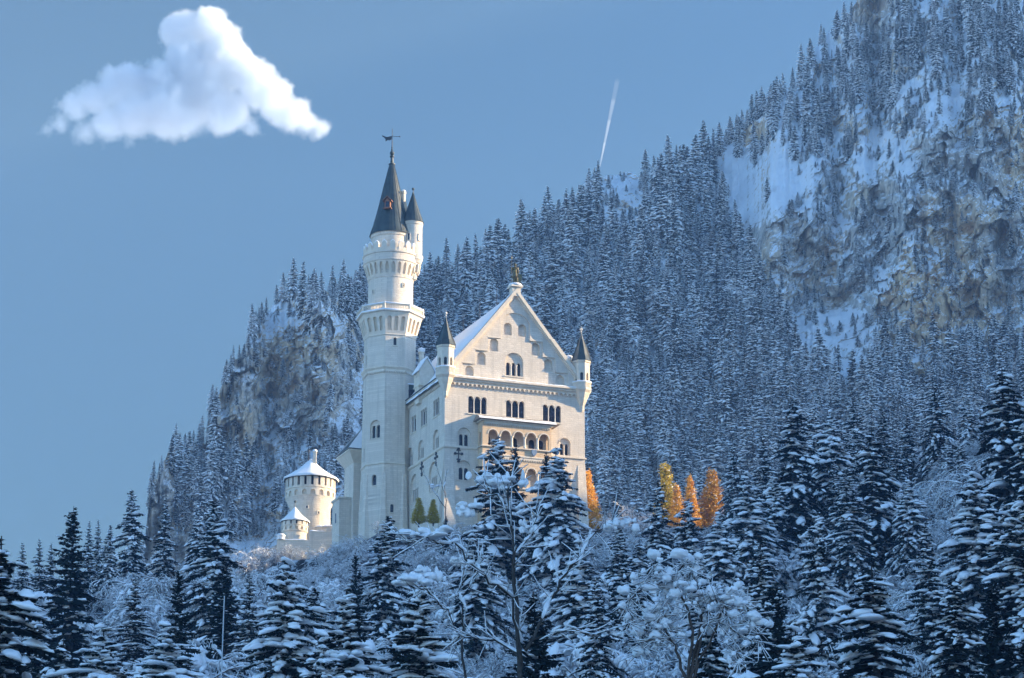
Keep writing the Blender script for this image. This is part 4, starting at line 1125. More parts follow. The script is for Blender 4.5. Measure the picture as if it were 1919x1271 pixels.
# ---------------------------------------------------------------- round gate tower and small turret
def round_tower(name, c, zg, R, Rt, z_taper0, z_taper1, z_eave, R_eave, z_apex, nslot, narch, label, slot_w, slot_h, arch_w, arch_h, finial):
    e = empty(name, (c.x, c.y, 0), 0); tag(e, label, "tower")
    mb = MB(); mb.lathe([(R*1.05, zg), (R, z_taper0), (Rt*0.985, z_taper1), (Rt*0.985, z_taper1+0.05)], 48, 0, 0, 0, caps=False); mb.build("shaft", M_WALL, e, smooth=True, angle=30)
    za0 = z_taper1; za1 = z_taper1+arch_h*1.55
    mb = MB(); p = 2*pi/narch
    for k in range(narch):
        def M(s, t, d, k=k):
            a = (k+0.5)*p + s/Rt; return Vector(((Rt-d)*sin(a), -(Rt-d)*cos(a), t))
        h = p*Rt/2
        mb.panel([(-h, za0), (h, za0), (h, za1), (-h, za1)], [arch(0, za0+0.15, arch_w, arch_h, 8)], M, 0.4, 0, 0, {0})
    mb.lathe([(Rt, za1), (Rt+0.08, za1+0.02), (Rt+0.08, za1+0.18), (Rt, za1+0.2)], 48, 0, 0, 0, caps=False)
    mb.build("arch_frieze", M_TRIM, e)
    mb = MB(); p = 2*pi/nslot
    for k in range(nslot):
        def M(s, t, d, k=k):
            a = (k+0.5)*p + s/Rt; return Vector(((Rt-d)*sin(a), -(Rt-d)*cos(a), t))
        h = p*Rt/2; q = slot_w/2
        mb.panel([(-h, za1+0.19), (-q, za1+0.19), (-q, za1+0.19), (-q, z_eave-slot_h), (q, z_eave-slot_h), (q, za1+0.19), (h, za1+0.19), (h, z_eave), (q, z_eave), (q, z_eave-slot_h+0.01), (-q, z_eave-slot_h+0.01), (-q, z_eave), (-h, z_eave)] if False else
                 [(-h, za1+0.19), (h, za1+0.19), (h, z_eave), (-h, z_eave)], [[(-q, z_eave-slot_h), (q, z_eave-slot_h), (q, z_eave-0.02), (-q, z_eave-0.02)]], M, 0.35, 0, 0)
    mb.build("parapet", M_WALL, e)
    mb = MB(); mb.lathe([(Rt-0.42, za1), (Rt-0.42, z_eave)], 32); mb.build("slot_window", M_DARKIN, e)
    mb = MB(); mb.lathe([(R_eave, z_eave-0.05), (R_eave*0.55, z_eave+(z_apex-z_eave)*0.38), (0.2, z_apex-0.25)], 40); rf_ = mb.build("roof", M_LEAD, e)
    mb = MB(); rng = np.random.RandomState(4); nk = 40; prof = [(1.02, 0.0), (1.04, 0.06), (0.96, 0.13), (0.75, 0.29), (0.5, 0.50), (0.28, 0.74), (0.1, 0.95), (0.01, 1.04)]
    vs = []
    for f, g in prof:
        for k in range(nk):
            a = 2*pi*k/nk; r = R_eave*f*(1+0.02*sin(5*a)+0.015*sin(11*a+1)); vs.append((r*sin(a), -r*cos(a), z_eave+(z_apex-z_eave)*g))
    mb.add(vs, [(i*nk+k, i*nk+(k+1)%nk, (i+1)*nk+(k+1)%nk, (i+1)*nk+k) for i in range(len(prof)-1) for k in range(nk)]); mb.build("snow_blanket", M_SNOW, rf_, smooth=True)
    return e, rf_, za0
GD = 576.0; gc = at(580.5, 985, GD)
zz = lambda py, D=GD: at(580, py, D).z
gt, gtr, _ = round_tower("round_tower", gc, 86, 3.75, 4.62, zz(955), zz(939), zz(903), 4.95, zz(863), 22, 18,
    "round cream stone watchtower with wide snowy cone roof left of the castle", 0.46, 1.65, 0.85, 1.0, False)
mb = MB(); a, b = 0.75, -0.6
mb.box(a-0.28, a+0.28, b-0.4, b+0.4, zz(880), zz(851)); mb.box(a-0.36, a+0.36, b-0.48, b+0.48, zz(851)+0.003, zz(849)); gch = mb.build("chimney", M_TRIM, gt)
mb = MB(); mb.ball((a, b, zz(848)), 0.45, sz=0.8); mb.build("snow_cap", M_SNOW, gch, smooth=True)
mb = MB(); mb.tube((-0.45, -0.2, zz(870)), (-0.45, -0.2, zz(849)), 0.1, 0.1, 8); mb.tube((-0.45, -0.2, zz(849)), (-0.45, -0.2, zz(845)), 0.24, 0.24, 8); mb.build("flue", M_IRON, gt)
for ang, zb_ in ((28, zz(972)), (20, zz(951)+0.1), (-5, zz(962))):
    a_ = radians(ang); nn = Vector((sin(a_), -cos(a_), 0)); small_window(gt, nn*3.8, nn, 0.3, 0.5, zb_)
TD = 566.0; tc = at(552, 1000, TD); zz2 = lambda py: at(552, py, TD).z
st2, st2r, _ = round_tower("round_turret", tc, 86, 2.15, 2.4, zz2(1002), zz2(999), zz2(980.5), 2.6, zz2(952), 14, 14,
    "small round turret with snowy pointed roof in front of the round watchtower", 0.3, 0.85, 0.5, 0.6, True)
mb = MB(); mb.tube((0, 0, zz2(954)), (0, 0, zz2(943)), 0.07, 0.05, 6); mb.ball((0, 0, zz2(941)), 0.24); mb.build("finial", M_LEAD, st2)
# curtain wall under the turret
cwp = at(519, 1006, TD-3.2)
cw = empty("curtain_wall", (cwp.x, cwp.y, 0), radians(6)); tag(cw, "sunlit cream stone curtain wall below the small round turret", "wall")
zt = at(519, 1007, TD-3.2).z
mb = MB(); mb.box(0, 11.5, 0, 0.9, 86, zt-0.5)
mb.box(5.8, 11.5, 0.1, 0.8, zt-0.497, zt+1.2)
for k in range(4): mb.box(9.0+k*0.62, 9.35+k*0.62, 0.1, 0.8, zt+1.203, zt+1.9)
mb.build("wall", M_WALL, cw)
mb = MB(); snow_bank(mb, [(x, 0.45, zt-0.5) for x in np.arange(0.0, 5.8, 0.4)], 0.5, 0.3, 8); snow_bank(mb, [(x, 0.45, zt+1.2) for x in np.arange(5.8, 8.9, 0.4)], 0.4, 0.25, 8); mb.lathe([(0.8, zt-0.45), (0.75, zt+0.2), (0.9, zt+0.3), (0.6, zt+0.6), (0.02, zt+0.75)], 12, 0.7, 0.4, caps=False)
mb.build("ledge_snow", M_SNOW, cw, smooth=True)
# terrace wall linking the watchtower with the castle
rp = at(592, 992, 572); rw = empty("terrace_wall", (rp.x, rp.y, 0), radians(-4)); tag(rw, "low snow-topped terrace wall running from the watchtower towards the castle", "wall")
zt = rp.z
mb = MB(); mb.box(0, 12.5, 0, 0.8, 88, zt+0.2); mb.box(-0.1, 12.6, -0.12, 0.92, zt+0.203, zt+0.4); mb.build("wall", M_WALL, rw)
mb = MB(); snow_bank(mb, [(x, 0.4, zt+0.4) for x in np.arange(0.0, 12.6, 0.4)], 0.5, 0.28, 18); mb.build("ledge_snow", M_SNOW, rw, smooth=True)
# ---------------------------------------------------------------- foliage builders
def ico_template():
    bm = bmesh.new(); bmesh.ops.create_icosphere(bm, subdivisions=2, radius=1)
    v = np.array([p.co[:] for p in bm.verts]); t = np.array([[q.index for q in f.verts] for f in bm.faces]); bm.free()
    return v, t
ICO_V, ICO_T = ico_template()
bm = bmesh.new(); bmesh.ops.create_icosphere(bm, subdivisions=1, radius=1)
ICO1_V = np.array([p.co[:] for p in bm.verts]); ICO1_T = np.array([[q.index for q in f.verts] for f in bm.faces]); bm.free()

def lump(nm, rs, c, d, L, Wd, Hh, m, fine=True):
    """soft pillow of snow lying along direction d"""
    V = ICO_V if fine else ICO1_V; T = ICO_T if fine else ICO1_T
    v = V*(1+0.22*np.sin(V[:, [1, 2, 0]]*rs.uniform(2, 4)+rs.uniform(0, 6))) * (1+0.12*rs.randn(len(V), 1))
    v = v*np.array([L/2, Wd/2, Hh/2])
    v[:, 2] = np.where(v[:, 2] < 0, v[:, 2]*0.45, v[:, 2])
    d = d/np.linalg.norm(d); s = np.cross([0, 0, 1.0], d); ns = np.linalg.norm(s)
    s = s/ns if ns > 1e-4 else np.array([1.0, 0, 0]); u = np.cross(d, s)
    nm.add(v[:, :1]*d + v[:, 1:2]*s + v[:, 2:]*u + c, T, m)

bm = bmesh.new(); bmesh.ops.create_icosphere(bm, subdivisions=3, radius=1)
ICO3_V = np.array([p.co[:] for p in bm.verts]); ICO3_T = np.array([[q.index for q in f.verts] for f in bm.faces]); bm.free()
def heap(nm, rs, c, sx, sy, sz, m):
    """big soft heap of snow with a knobbly outline"""
    v = ICO3_V.copy(); f = np.ones(len(v))
    for k, a in ((1.7, 0.16), (3.1, 0.13), (5.3, 0.08), (9.0, 0.04)):
        for _ in range(2):
            w = rs.randn(3); w /= np.linalg.norm(w); f += a*np.sin(v@w*k+rs.uniform(0, 6.28))
    v = v*f[:, None]*np.array([sx, sy, sz])/2; v[:, 2] = np.where(v[:, 2] < 0, v[:, 2]*0.6, v[:, 2])
    nm.add(v+c, ICO3_T, m)

def tubes(nm, P, R, n, m):
    """tapering tube along the polyline P with radii R"""
    P = np.asarray(P, float); k = len(P)
    d = np.gradient(P, axis=0); d /= np.linalg.norm(d, axis=1)[:, None]+1e-9
    ref = np.where(np.abs(d[:, 2:]) > 0.9, np.array([[1.0, 0, 0]]), np.array([[0, 0, 1.0]]))
    a = np.cross(ref, d); a /= np.linalg.norm(a, axis=1)[:, None]+1e-9; b = np.cross(d, a)
    ang = np.arange(n)*2*pi/n
    v = P[:, None, :] + (a[:, None, :]*np.cos(ang)[None, :, None] + b[:, None, :]*np.sin(ang)[None, :, None])*np.asarray(R)[:, None, None]
    T = []
    for i in range(k-1):
        for j in range(n):
            p, q = i*n+j, i*n+(j+1) % n
            T += [(p, q, q+n), (p, q+n, p+n)]
    nm.add(v.reshape(-1, 3), T, m)

def spruce(seed, H, R, twig_step=0.2, whorl=0.42, droop=0.5, snow_p=0.7, snow_size=1.0, strips=0.3, base=0.05, nb=6.5, taper=0.85, fine=True, tw=0.14, ragged=0.22, gaps=0.08, updir=0.25, lw=1.0):
    """materials: 0 bark, 1 needles, 2 snow"""
    rs = np.random.RandomState(seed); nm = NM()
    bend = rs.uniform(-0.02, 0.02, 2)*H
    axis = lambda z: np.array([bend[0]*(z/H)**2, bend[1]*(z/H)**2, z])
    zs = np.linspace(-0.8, H, 9)
    tubes(nm, [axis(z) for z in zs], [max(0.02, 0.022*H*(1-max(0, z)/H)+0.015) for z in zs], 6, 0)
    z = H*base; side_bias = rs.uniform(0, 2*pi)
    quadsV = []; quadsT = []; sV = []; sT = []
    def blade(dst, dT, p, q, w, up):
        d = q-p; L = np.linalg.norm(d)
        if L < 1e-4: return
        s = np.cross(d/L, up); ns = np.linalg.norm(s)
        if ns < 1e-4: s = np.array([1.0, 0, 0]); ns = 1
        s = s/ns*w
        k = len(dst); mid = p+d*0.45
        dst.extend([p, mid+s, q, mid-s]); dT.extend([(k, k+1, k+2), (k, k+2, k+3)])
    while z < H*0.985:
        f = z/H
        Lmax = R*(1-f)**taper*(1+0.0*f)+0.12
        if f < 0.14: Lmax *= 0.55+3.0*f
        n = max(3, int(round(nb*(0.75+0.5*rs.rand())*(1 if f < 0.9 else 0.7))))
        a0 = rs.uniform(0, 2*pi)
        for k in range(n):
            if rs.rand() < gaps: continue
            a = a0+2*pi*k/n+rs.uniform(-0.5, 0.5)
            clump = 0.5+0.5*sin(a*2+z*1.1+seed)*cos(z*1.9-a+seed*0.7)
            L = Lmax*rs.uniform(1-ragged*2, 1+ragged*0.6)*(1+0.12*cos(a-side_bias))
            if L < 0.1: continue
            h = np.array([cos(a), sin(a), 0.0]); el0 = updir*(f*1.6-0.25)+rs.uniform(-0.12, 0.12)
            npt = 6 if L > 0.8 else 4; P = [axis(z+rs.uniform(-0.5, 0.5)*whorl*1.3)]; step = L/(npt-1)
            for i in range(1, npt):
                t = i/(npt-1); el = el0 - droop*(1-f*0.45)*t**0.8 + (0.35*max(0, t-0.75) if droop > 0.3 else 0)
                P.append(P[-1]+(h*cos(el)+np.array([0, 0, sin(el)]))*step)
            P = np.array(P)
            if L > 0.7: tubes(nm, P, np.linspace(0.02+0.012*L, 0.008, npt), 3, 0)
            s_cum = np.linspace(0, L, npt)
            side = np.array([-sin(a), cos(a), 0.0])
            nt_ = max(2, int(L/twig_step))
            for i in range(nt_):
                t = (i+rs.rand()*0.8)/nt_*0.97+0.03
                if t < 0.1: continue
                p = np.array([np.interp(t*L, s_cum, P[:, c]) for c in range(3)])
                tl_ = (0.16+0.34*L*(1-t)**0.7*(0.35+t))*rs.uniform(0.7, 1.15)
                tl_ = min(tl_, 1.25)
                for sg in (-1, 1):
                    fw = rs.uniform(0.5, 0.95)
                    d = h*fw+side*sg*rs.uniform(0.7, 1.0)+np.array([0, 0, -rs.uniform(0.1, 0.55)])
                    d /= np.linalg.norm(d); q = p+d*tl_
                    up = np.array([rs.uniform(-.4,.4), rs.uniform(-.4,.4), 1.0])
                    blade(quadsV, quadsT, p, q, tw*(0.55+0.45*min(1, tl_)), up)
                    if tl_ > 0.35:
                        mid = p+d*tl_*0.5; blade(quadsV, quadsT, mid, mid+np.array([d[0]*0.2, d[1]*0.2, -1])*tl_*0.42, tw*0.8, h)
                    if rs.rand() < strips:
                        o = np.array([0, 0, 0.05+0.03*rs.rand()])
                        blade(sV, sT, p+o, p+d*tl_*0.92+o*0.8, tw*(0.6+0.35*rs.rand()), up)
            # the branch spine itself
            for i in range(npt-1): blade(quadsV, quadsT, P[i]-(P[i+1]-P[i])*0.2, P[i+1]+(P[i+1]-P[i])*0.15, tw*1.1, np.array([0, 0, 1.0]))
            if snow_size > 0:
                cnt = int(L*(2.4 if fine else 1.1))+1
                for i in range(cnt):
                    if rs.rand() > snow_p*(0.3+1.5*clump*clump+(0 if fine else 0.2)): continue
                    t = (i+0.35+0.5*rs.rand())/cnt; t = min(0.97, t)
                    p = np.array([np.interp(t*L, s_cum, P[:, c]) for c in range(3)])
                    p2 = np.array([np.interp(min(L, t*L+0.2), s_cum, P[:, c]) for c in range(3)])
                    p1 = np.array([np.interp(max(0, t*L-0.2), s_cum, P[:, c]) for c in range(3)])
                    sc = snow_size*(0.4+0.9*rs.rand()**2+0.5*clump*rs.rand())*(0.5+0.5*min(1, L/2.2))
                    off = side*rs.uniform(-0.35, 0.35)*min(1.3, L)*(1 if fine else 0.6)
                    lump(nm, rs, p+off+np.array([0, 0, 0.08*sc]), (p2-p1)+side*rs.uniform(-0.2, 0.2), rs.uniform(0.75, 1.25)*sc, rs.uniform(0.4, 0.62)*sc*lw, rs.uniform(0.3, 0.46)*sc, 2, fine)
            else:
                if rs.rand() < snow_p:
                    for i in range(1, npt-1):
                        blade(sV, sT, P[i]+np.array([0, 0, 0.09]), P[i+1]+np.array([0, 0, 0.07]), tw*rs.uniform(0.8, 1.7), np.array([rs.uniform(-.3,.3), rs.uniform(-.3,.3), 1.0]))
        z += whorl*(1-0.45*f)*rs.uniform(0.8, 1.2)
    nm.add(quadsV, quadsT, 1)
    if sV: nm.add(sV, sT, 2)
    return nm

def shrub(seed, H, Rr, stems=8, depth=3, lumps=0.25, lump_size=0.5, arching=1.0, snow=1.0, base_r=0.07, cover=0.8, upright=0.0, brs=(4, 7)):
    """leafless shrub or small tree; materials 0 twig, 2 snow"""
    rs = np.random.RandomState(seed); nm = NM()
    def grow(p, d, L, r, lev):
        npt = 5 if lev < 2 else 4; P = [p]; dd = d/np.linalg.norm(d); step = L/(npt-1)
        side = np.cross(dd, [0, 0, 1.0]) + rs.randn(3)*0.01
        side = side/ (np.linalg.norm(side)+1e-6); wob = rs.uniform(-0.25, 0.25)
        for i in range(1, npt):
            dd = dd + np.array([0, 0, -1.0])*arching*0.16*(lev+0.4)*(1-upright) + side*wob*0.3 + rs.randn(3)*0.09
            dd[:2] *= 1.0; dd /= np.linalg.norm(dd); P.append(P[-1]+dd*step)
        P = np.array(P); R_ = np.linspace(r, r*0.5, npt)
        tubes(nm, P, np.maximum(R_, 0.012), 3 if lev else 5, 0)
        hz = sqrt(max(0, 1-((P[-1]-P[0])[2]/max(L, .01))**2))
        if rs.rand() < cover*snow and hz > 0.25:
            w = (r*0.8+0.018+0.045*rs.rand()**2)*snow*(0.6+0.5*hz)
            W_ = np.full(npt, w)*rs.uniform(0.7, 1.3, npt); W_[0] *= 0.4; W_[-1] *= 0.7
            tubes(nm, P+np.array([0, 0, 1.0])*(R_[:, None]+w*0.55), W_, 4, 2)
        if lev >= 1 and rs.rand() < lumps:
            sc = lump_size*(0.35+1.3*rs.rand()**2)*(1.0 if lev < depth else 0.75)
            k = rs.randint(1, npt); lump(nm, rs, P[k]+np.array([0, 0, 0.1*sc]), P[k]-P[k-1], sc*rs.uniform(0.9, 1.7), sc*0.75, sc*0.6, 2, sc > 0.45)
        if lev < depth:
            for b in range(rs.randint(*brs)):
                t = rs.uniform(0.25, 1.0); k = min(npt-2, int(t*(npt-1))); q = P[k]+(P[k+1]-P[k])*(t*(npt-1)-k)
                nd = (P[k+1]-P[k])/np.linalg.norm(P[k+1]-P[k])*rs.uniform(0.5, 1.0) + rs.randn(3)*np.array([0.6, 0.6, 0.45]) + np.array([0, 0, 0.12])
                grow(q, nd, L*rs.uniform(0.38, 0.68), r*0.5, lev+1)
    for s in range(stems):
        a = rs.uniform(0, 2*pi); tilt = rs.uniform(0.05, 0.75)*Rr/H*1.2
        grow(np.array([cos(a)*0.25, sin(a)*0.25, -0.4]), np.array([cos(a)*tilt, sin(a)*tilt, 1.0]), H*rs.uniform(0.6, 0.95), base_r*rs.uniform(0.6, 1.1), 0)
    return nm

def larch(seed, H, R):
    rs = np.random.RandomState(seed); nm = NM()
    tubes(nm, [(0, 0, -0.8), (0, 0, H*0.5), (0.05, 0, H)], [0.14, 0.08, 0.02], 6, 0)
    V = []; T = []; sV = []; sT = []
    z = 0.08*H
    while z < H*0.99:
        f = z/H; n = rs.randint(6, 10)
        for k in range(n):
            a = rs.uniform(0, 2*pi); L = (R*(1-f)**1.05*1.15*(0.6+0.4*min(1, f*5))+0.1)*rs.uniform(0.7, 1.08); h = np.array([cos(a), sin(a), rs.uniform(-0.1, 0.45)])
            p0 = np.array([0, 0, z]); p1 = p0+h*L
            tubes(nm, [p0, (p0+p1)/2+np.array([0, 0, -0.04*L]), p1], [0.025, 0.015, 0.006], 3, 0)
            for i in range(int(34*L)+8):
                t = rs.uniform(0.15, 1.0); c = p0+h*L*t + rs.randn(3)*0.16
                d = rs.randn(3); d /= np.linalg.norm(d); s = np.cross(d, rs.randn(3)); s /= np.linalg.norm(s)+1e-6
                l = rs.uniform(0.08, 0.2); w = rs.uniform(0.03, 0.07); kk = len(V)
                V.extend([c-d*l, c+s*w, c+d*l, c-s*w]); T.extend([(kk, kk+1, kk+2), (kk, kk+2, kk+3)])
            if rs.rand() < 0.25: lump(nm, rs, p0+h*L*rs.uniform(0.5, 1)+np.array([0, 0, 0.05]), h, 0.4, 0.22, 0.18, 2, False)
        z += 0.17*rs.uniform(0.7, 1.3)
    nm.add(V, T, 1)
    return nm

def ground_at(x, y): return float(ground_z(np.array([x]), np.array([y]))[0])

class Kind:
    """prototype meshes of one plant: trunk, crown, snow"""
    def __init__(s, nm, names, mats, whole=False):
        s.parts = []; v = np.concatenate(nm.v)
        s.h = float(v[:, 2].max()); s.r = float(np.percentile(np.hypot(v[:, 0], v[:, 1]), 97))
        s.whole = nm.mesh(names[-1], mats, smooth=(0, 2)) if whole else None
        if not whole:
            for i, nme in enumerate(names):
                if nme and any((m == i).any() for m in nm.m):
                    s.parts.append((nme, nm.mesh(nme, [mats[i]], smooth=(i != 1), only=i)))
def put(kind, name, loc, rz, scale, label, cat, group=None):
    if kind.whole is not None:
        o = bpy.data.objects.new(name, kind.whole); COL.objects.link(o)
    else:
        o = bpy.data.objects.new(name, None); COL.objects.link(o)
        for n, me in kind.parts:
            c = bpy.data.objects.new(n, me); COL.objects.link(c); c.parent = o
    o.location = loc; o.rotation_euler = (0, 0, rz); o.scale = scale if isinstance(scale, (tuple, list)) else (scale,)*3
    return tag(o, label, cat, group)

SPR = ["trunk", "crown", "snow_load"]; SM_ = [M_BARK, M_NEEDLE, M_SNOW]
K_near = [Kind(spruce(11, 16, 4.7, snow_p=0.9, snow_size=0.74, droop=1.15, tw=0.18, updir=0.5, ragged=0.34), SPR, SM_),
          Kind(spruce(12, 16, 5.4, snow_p=1.0, snow_size=1.0, droop=1.3, strips=0.4, tw=0.18, updir=0.5, ragged=0.36), SPR, SM_),
          Kind(spruce(13, 16, 3.6, snow_p=0.65, snow_size=0.7, droop=0.9, gaps=0.15, tw=0.17, updir=0.4, ragged=0.34), SPR, SM_),
          Kind(spruce(14, 16, 5.0, snow_p=0.85, snow_size=0.92, droop=1.35, ragged=0.4, gaps=0.14, strips=0.35, tw=0.19, updir=0.6), SPR, SM_)]
K_dark = [Kind(spruce(15, 16, 3.9, snow_p=0.2, snow_size=0.6, droop=0.8, strips=0.06, updir=0.6, tw=0.2, twig_step=0.16, ragged=0.38), SPR, SM_),
          Kind(spruce(16, 16, 4.8, snow_p=0.5, snow_size=0.85, droop=1.25, strips=0.10, gaps=0.16, tw=0.2, twig_step=0.16, ragged=0.42), SPR, SM_)]
FM_ = [M_BARK, M_NEEDLE, M_SNOW]
K_far = [Kind(spruce(30+i, 18, [3.5, 4.0, 3.1, 3.7, 2.9][i], twig_step=0.75, whorl=0.85, droop=1.15, updir=0.5, snow_p=[0.72, 0.98, 0.62, 0.8, 0.55][i], snow_size=[1.5, 1.7, 1.4, 1.6, 1.3][i], strips=0.16, nb=7, tw=0.34, ragged=0.2, gaps=0.05, fine=False, lw=0.62), ["", "", "spruce"], FM_, whole=True) for i in range(5)]
SH = ["stems", None, "snow_load"]; SHM = [M_TWIG, M_TWIG, M_SNOW]
K_shrub = [Kind(shrub(50, 6.5, 3.4, 8, 3, 0.30, 0.40, arching=0.8, cover=0.55), SH, SHM),
           Kind(shrub(51, 5.5, 4.2, 9, 3, 0.34, 0.55, arching=1.2, cover=0.6), SH, SHM),
           Kind(shrub(52, 7.5, 2.8, 6, 3, 0.2, 0.36, arching=0.4, cover=0.45, upright=0.3), SH, SHM),
           Kind(shrub(53, 4.5, 3.2, 10, 3, 0.2, 0.32, arching=0.9, cover=0.5), SH, SHM),
           Kind(shrub(54, 5.5, 3.6, 7, 3, 0.55, 0.75, arching=1.3, snow=1.2), SH, SHM),
           Kind(shrub(55, 6.0, 3.4, 7, 3, 0.55, 0.45, arching=0.7, snow=0.8), SH, SHM)]
K_bare = [Kind(shrub(60, 6.5, 2.4, 4, 3, 0.04, 0.35, arching=0.25, cover=0.35, upright=0.5), ["stems", None, "snow_load"], [M_TWIG, M_TWIG, M_SNOW])]
K_larch = [Kind(larch(70+i, 9, [1.9, 1.5][i]), SPR, [M_BARK, [M_LARCH, M_LARCHG][i], M_SNOW]) for i in range(2)]

# ---------------------------------------------------------------- forest on the mountain
rf_ = np.random.RandomState(21)
cand = []
def crest(px): return float(np.interp(px, cols, ps))
def density(px, py):
    """share of ground covered by trees, and their size"""
    top = crest(px)
    if px < 690:
        if px > 540 and py < 660: return 0.85 if py < 620 else 0.35, 0.85
        if px > 600: return 0.35, 0.7
        if px < 470 and py > 880 and px < 445: return 0.75, 0.95
        if 380 < px < 480 and py < 790: return 0.6, 0.75
        if 395 < px < 475 and py >= 790: return 0.55, 0.8
        return (0.2, 0.6) if py > 800 else (0.12, 0.55)
    if px < 1330 + 0.42*(py-300)*(1 if py > 300 else 0.3): return 1.0, 1.0
    if py > 660: return 1.0, 0.95
    if py > 600 and px < 1500: return 1.0, 0.9
    if px < 1560 and py < 300 and py > 1700-1.0*px+ -160: return 0.75, 0.8
    if py < 230 - 0.10*(px-1600): return 0.8, 0.72
    return 0.26, 0.5
py = 1010.0
while py > -160:
    stp = 16.0
    px = 250 + rf_.uniform(0, 20)
    while px < 2010:
        x = px+rf_.uniform(-8, 8); y = py+rf_.uniform(-7, 7)
        if y > crest(x)+1:
            r = mount_at(x, y)
            if r:
                P, cl, snw, rg = r
                dn, sz = density(x, y)
                dn *= (1-0.88*snw)*(1-0.93*min(1, cl*1.2))
                if (1135 < x < 1205 and y < 440) or (1490 < x < 1640 and 560 < y < 712) or (1380 < x < 1430 and 330 < y < 450): dn = 0
                if dn < 0.5: dn *= 1+1.4*float(pnoise(np.array([x*0.03]), np.array([y*0.03]))[0])
                if rf_.rand() < dn:
                    h = sz*rf_.uniform(0.6, 1.25)*14.5*(1+0.3*float(pnoise(np.array([x*0.02]), np.array([y*0.025]))[0]))
                    cand.append((x, y, P, h))
        px += 20
    py -= stp
scrub = []
for _ in range(22000):
    x = rf_.uniform(270, 1990); y = rf_.uniform(-60, 1010)
    if y < crest(x)+2: continue
    r = mount_at(x, y)
    if not r: continue
    P, cl, snw, rg = r
    if rg < 0.4 or rf_.rand() < 0.62*snw+0.72*cl: continue
    if pnoise(np.array([x*0.02+3]), np.array([y*0.02]))[0] + 0.35*rf_.randn() < 0: continue
    scrub.append((x, y, P, 1.6+4.2*rf_.rand()**2))
# crest fringe
px = 282
while px < 1640:
    y = crest(px)+3
    if not (1120 < px < 1215) and not (1470 < px < 1600 and rf_.rand() < 0.7):
        r = mount_at(px, y)
        if r and rf_.rand() < (0.8 if px < 1450 else 0.35)*(0.75 if px < 500 else 1): cand.append((px, y, r[0], rf_.uniform(6.5, 12)*(0.65 if px < 500 else 0.85 if px < 700 else 1)))
    px += rf_.uniform(7, 16) if px > 500 else rf_.uniform(3, 8)
# visibility: hide whatever the castle or the near hill covers completely
def covered(x, y, h_px):
    if y - h_px > 1000: return True
    if 860 < x < 1085 and y-h_px > 730: return True
    if 690 < x < 765 and y-h_px > 600: return True
    if 790 < x < 860 and y-h_px > 760: return True
    return False
keep = []
for x, y, P, h in cand:
    hp = h*F_PX/(P[1]*1.03)
    if not covered(x, y, hp): keep.append((hp, x, y, P, h))
keep.sort(key=lambda q: -q[0])
def region(x, y):
    if x < 480: return "snow-dusted spruce on the left rocky spur beyond the watchtower", "spruces on the left spur"
    if x < 700: return "snow-dusted spruce on the craggy hilltop left of the main tower", "spruces on the crag left of the tower"
    if x < 900: return "snow-dusted spruce on the slope showing between the main tower and the gable", "spruces between tower and gable"
    if x < 1330: return "tall snow-dusted spruce in the dense forest wall right behind the castle hall", "spruces in the forest wall behind the hall"
    if y < 330: return "snow-dusted spruce high on the mountain shoulder at the upper right", "spruces high on the mountain shoulder"
    return "snow-dusted spruce at the foot of the right-hand cliffs", "spruces below the cliffs"
N_IND = 200
pts = []
for i, (hp, x, y, P, h) in enumerate(keep):
    k = rf_.randint(5); sc = h/18.0; wd = sc*rf_.uniform(1.0, 1.45)
    loc = (P[0], P[1], P[2]-0.6)
    if i < N_IND:
        lab, grp = region(x, y)
        put(K_far[k], "spruce", loc, rf_.uniform(0, 6.28), (wd, wd, sc), lab, "spruce", grp)
    else: pts.append((loc, rf_.uniform(0, 6.28), wd, sc, k))
for x, y, P, h in scrub:
    sc = h/18.0; wd = sc*rf_.uniform(1.3, 2.2); pts.append(((P[0], P[1], P[2]-0.3), rf_.uniform(0, 6.28), wd, sc, rf_.randint(5)))
print("mountain trees", len(keep), "massed", len(pts))
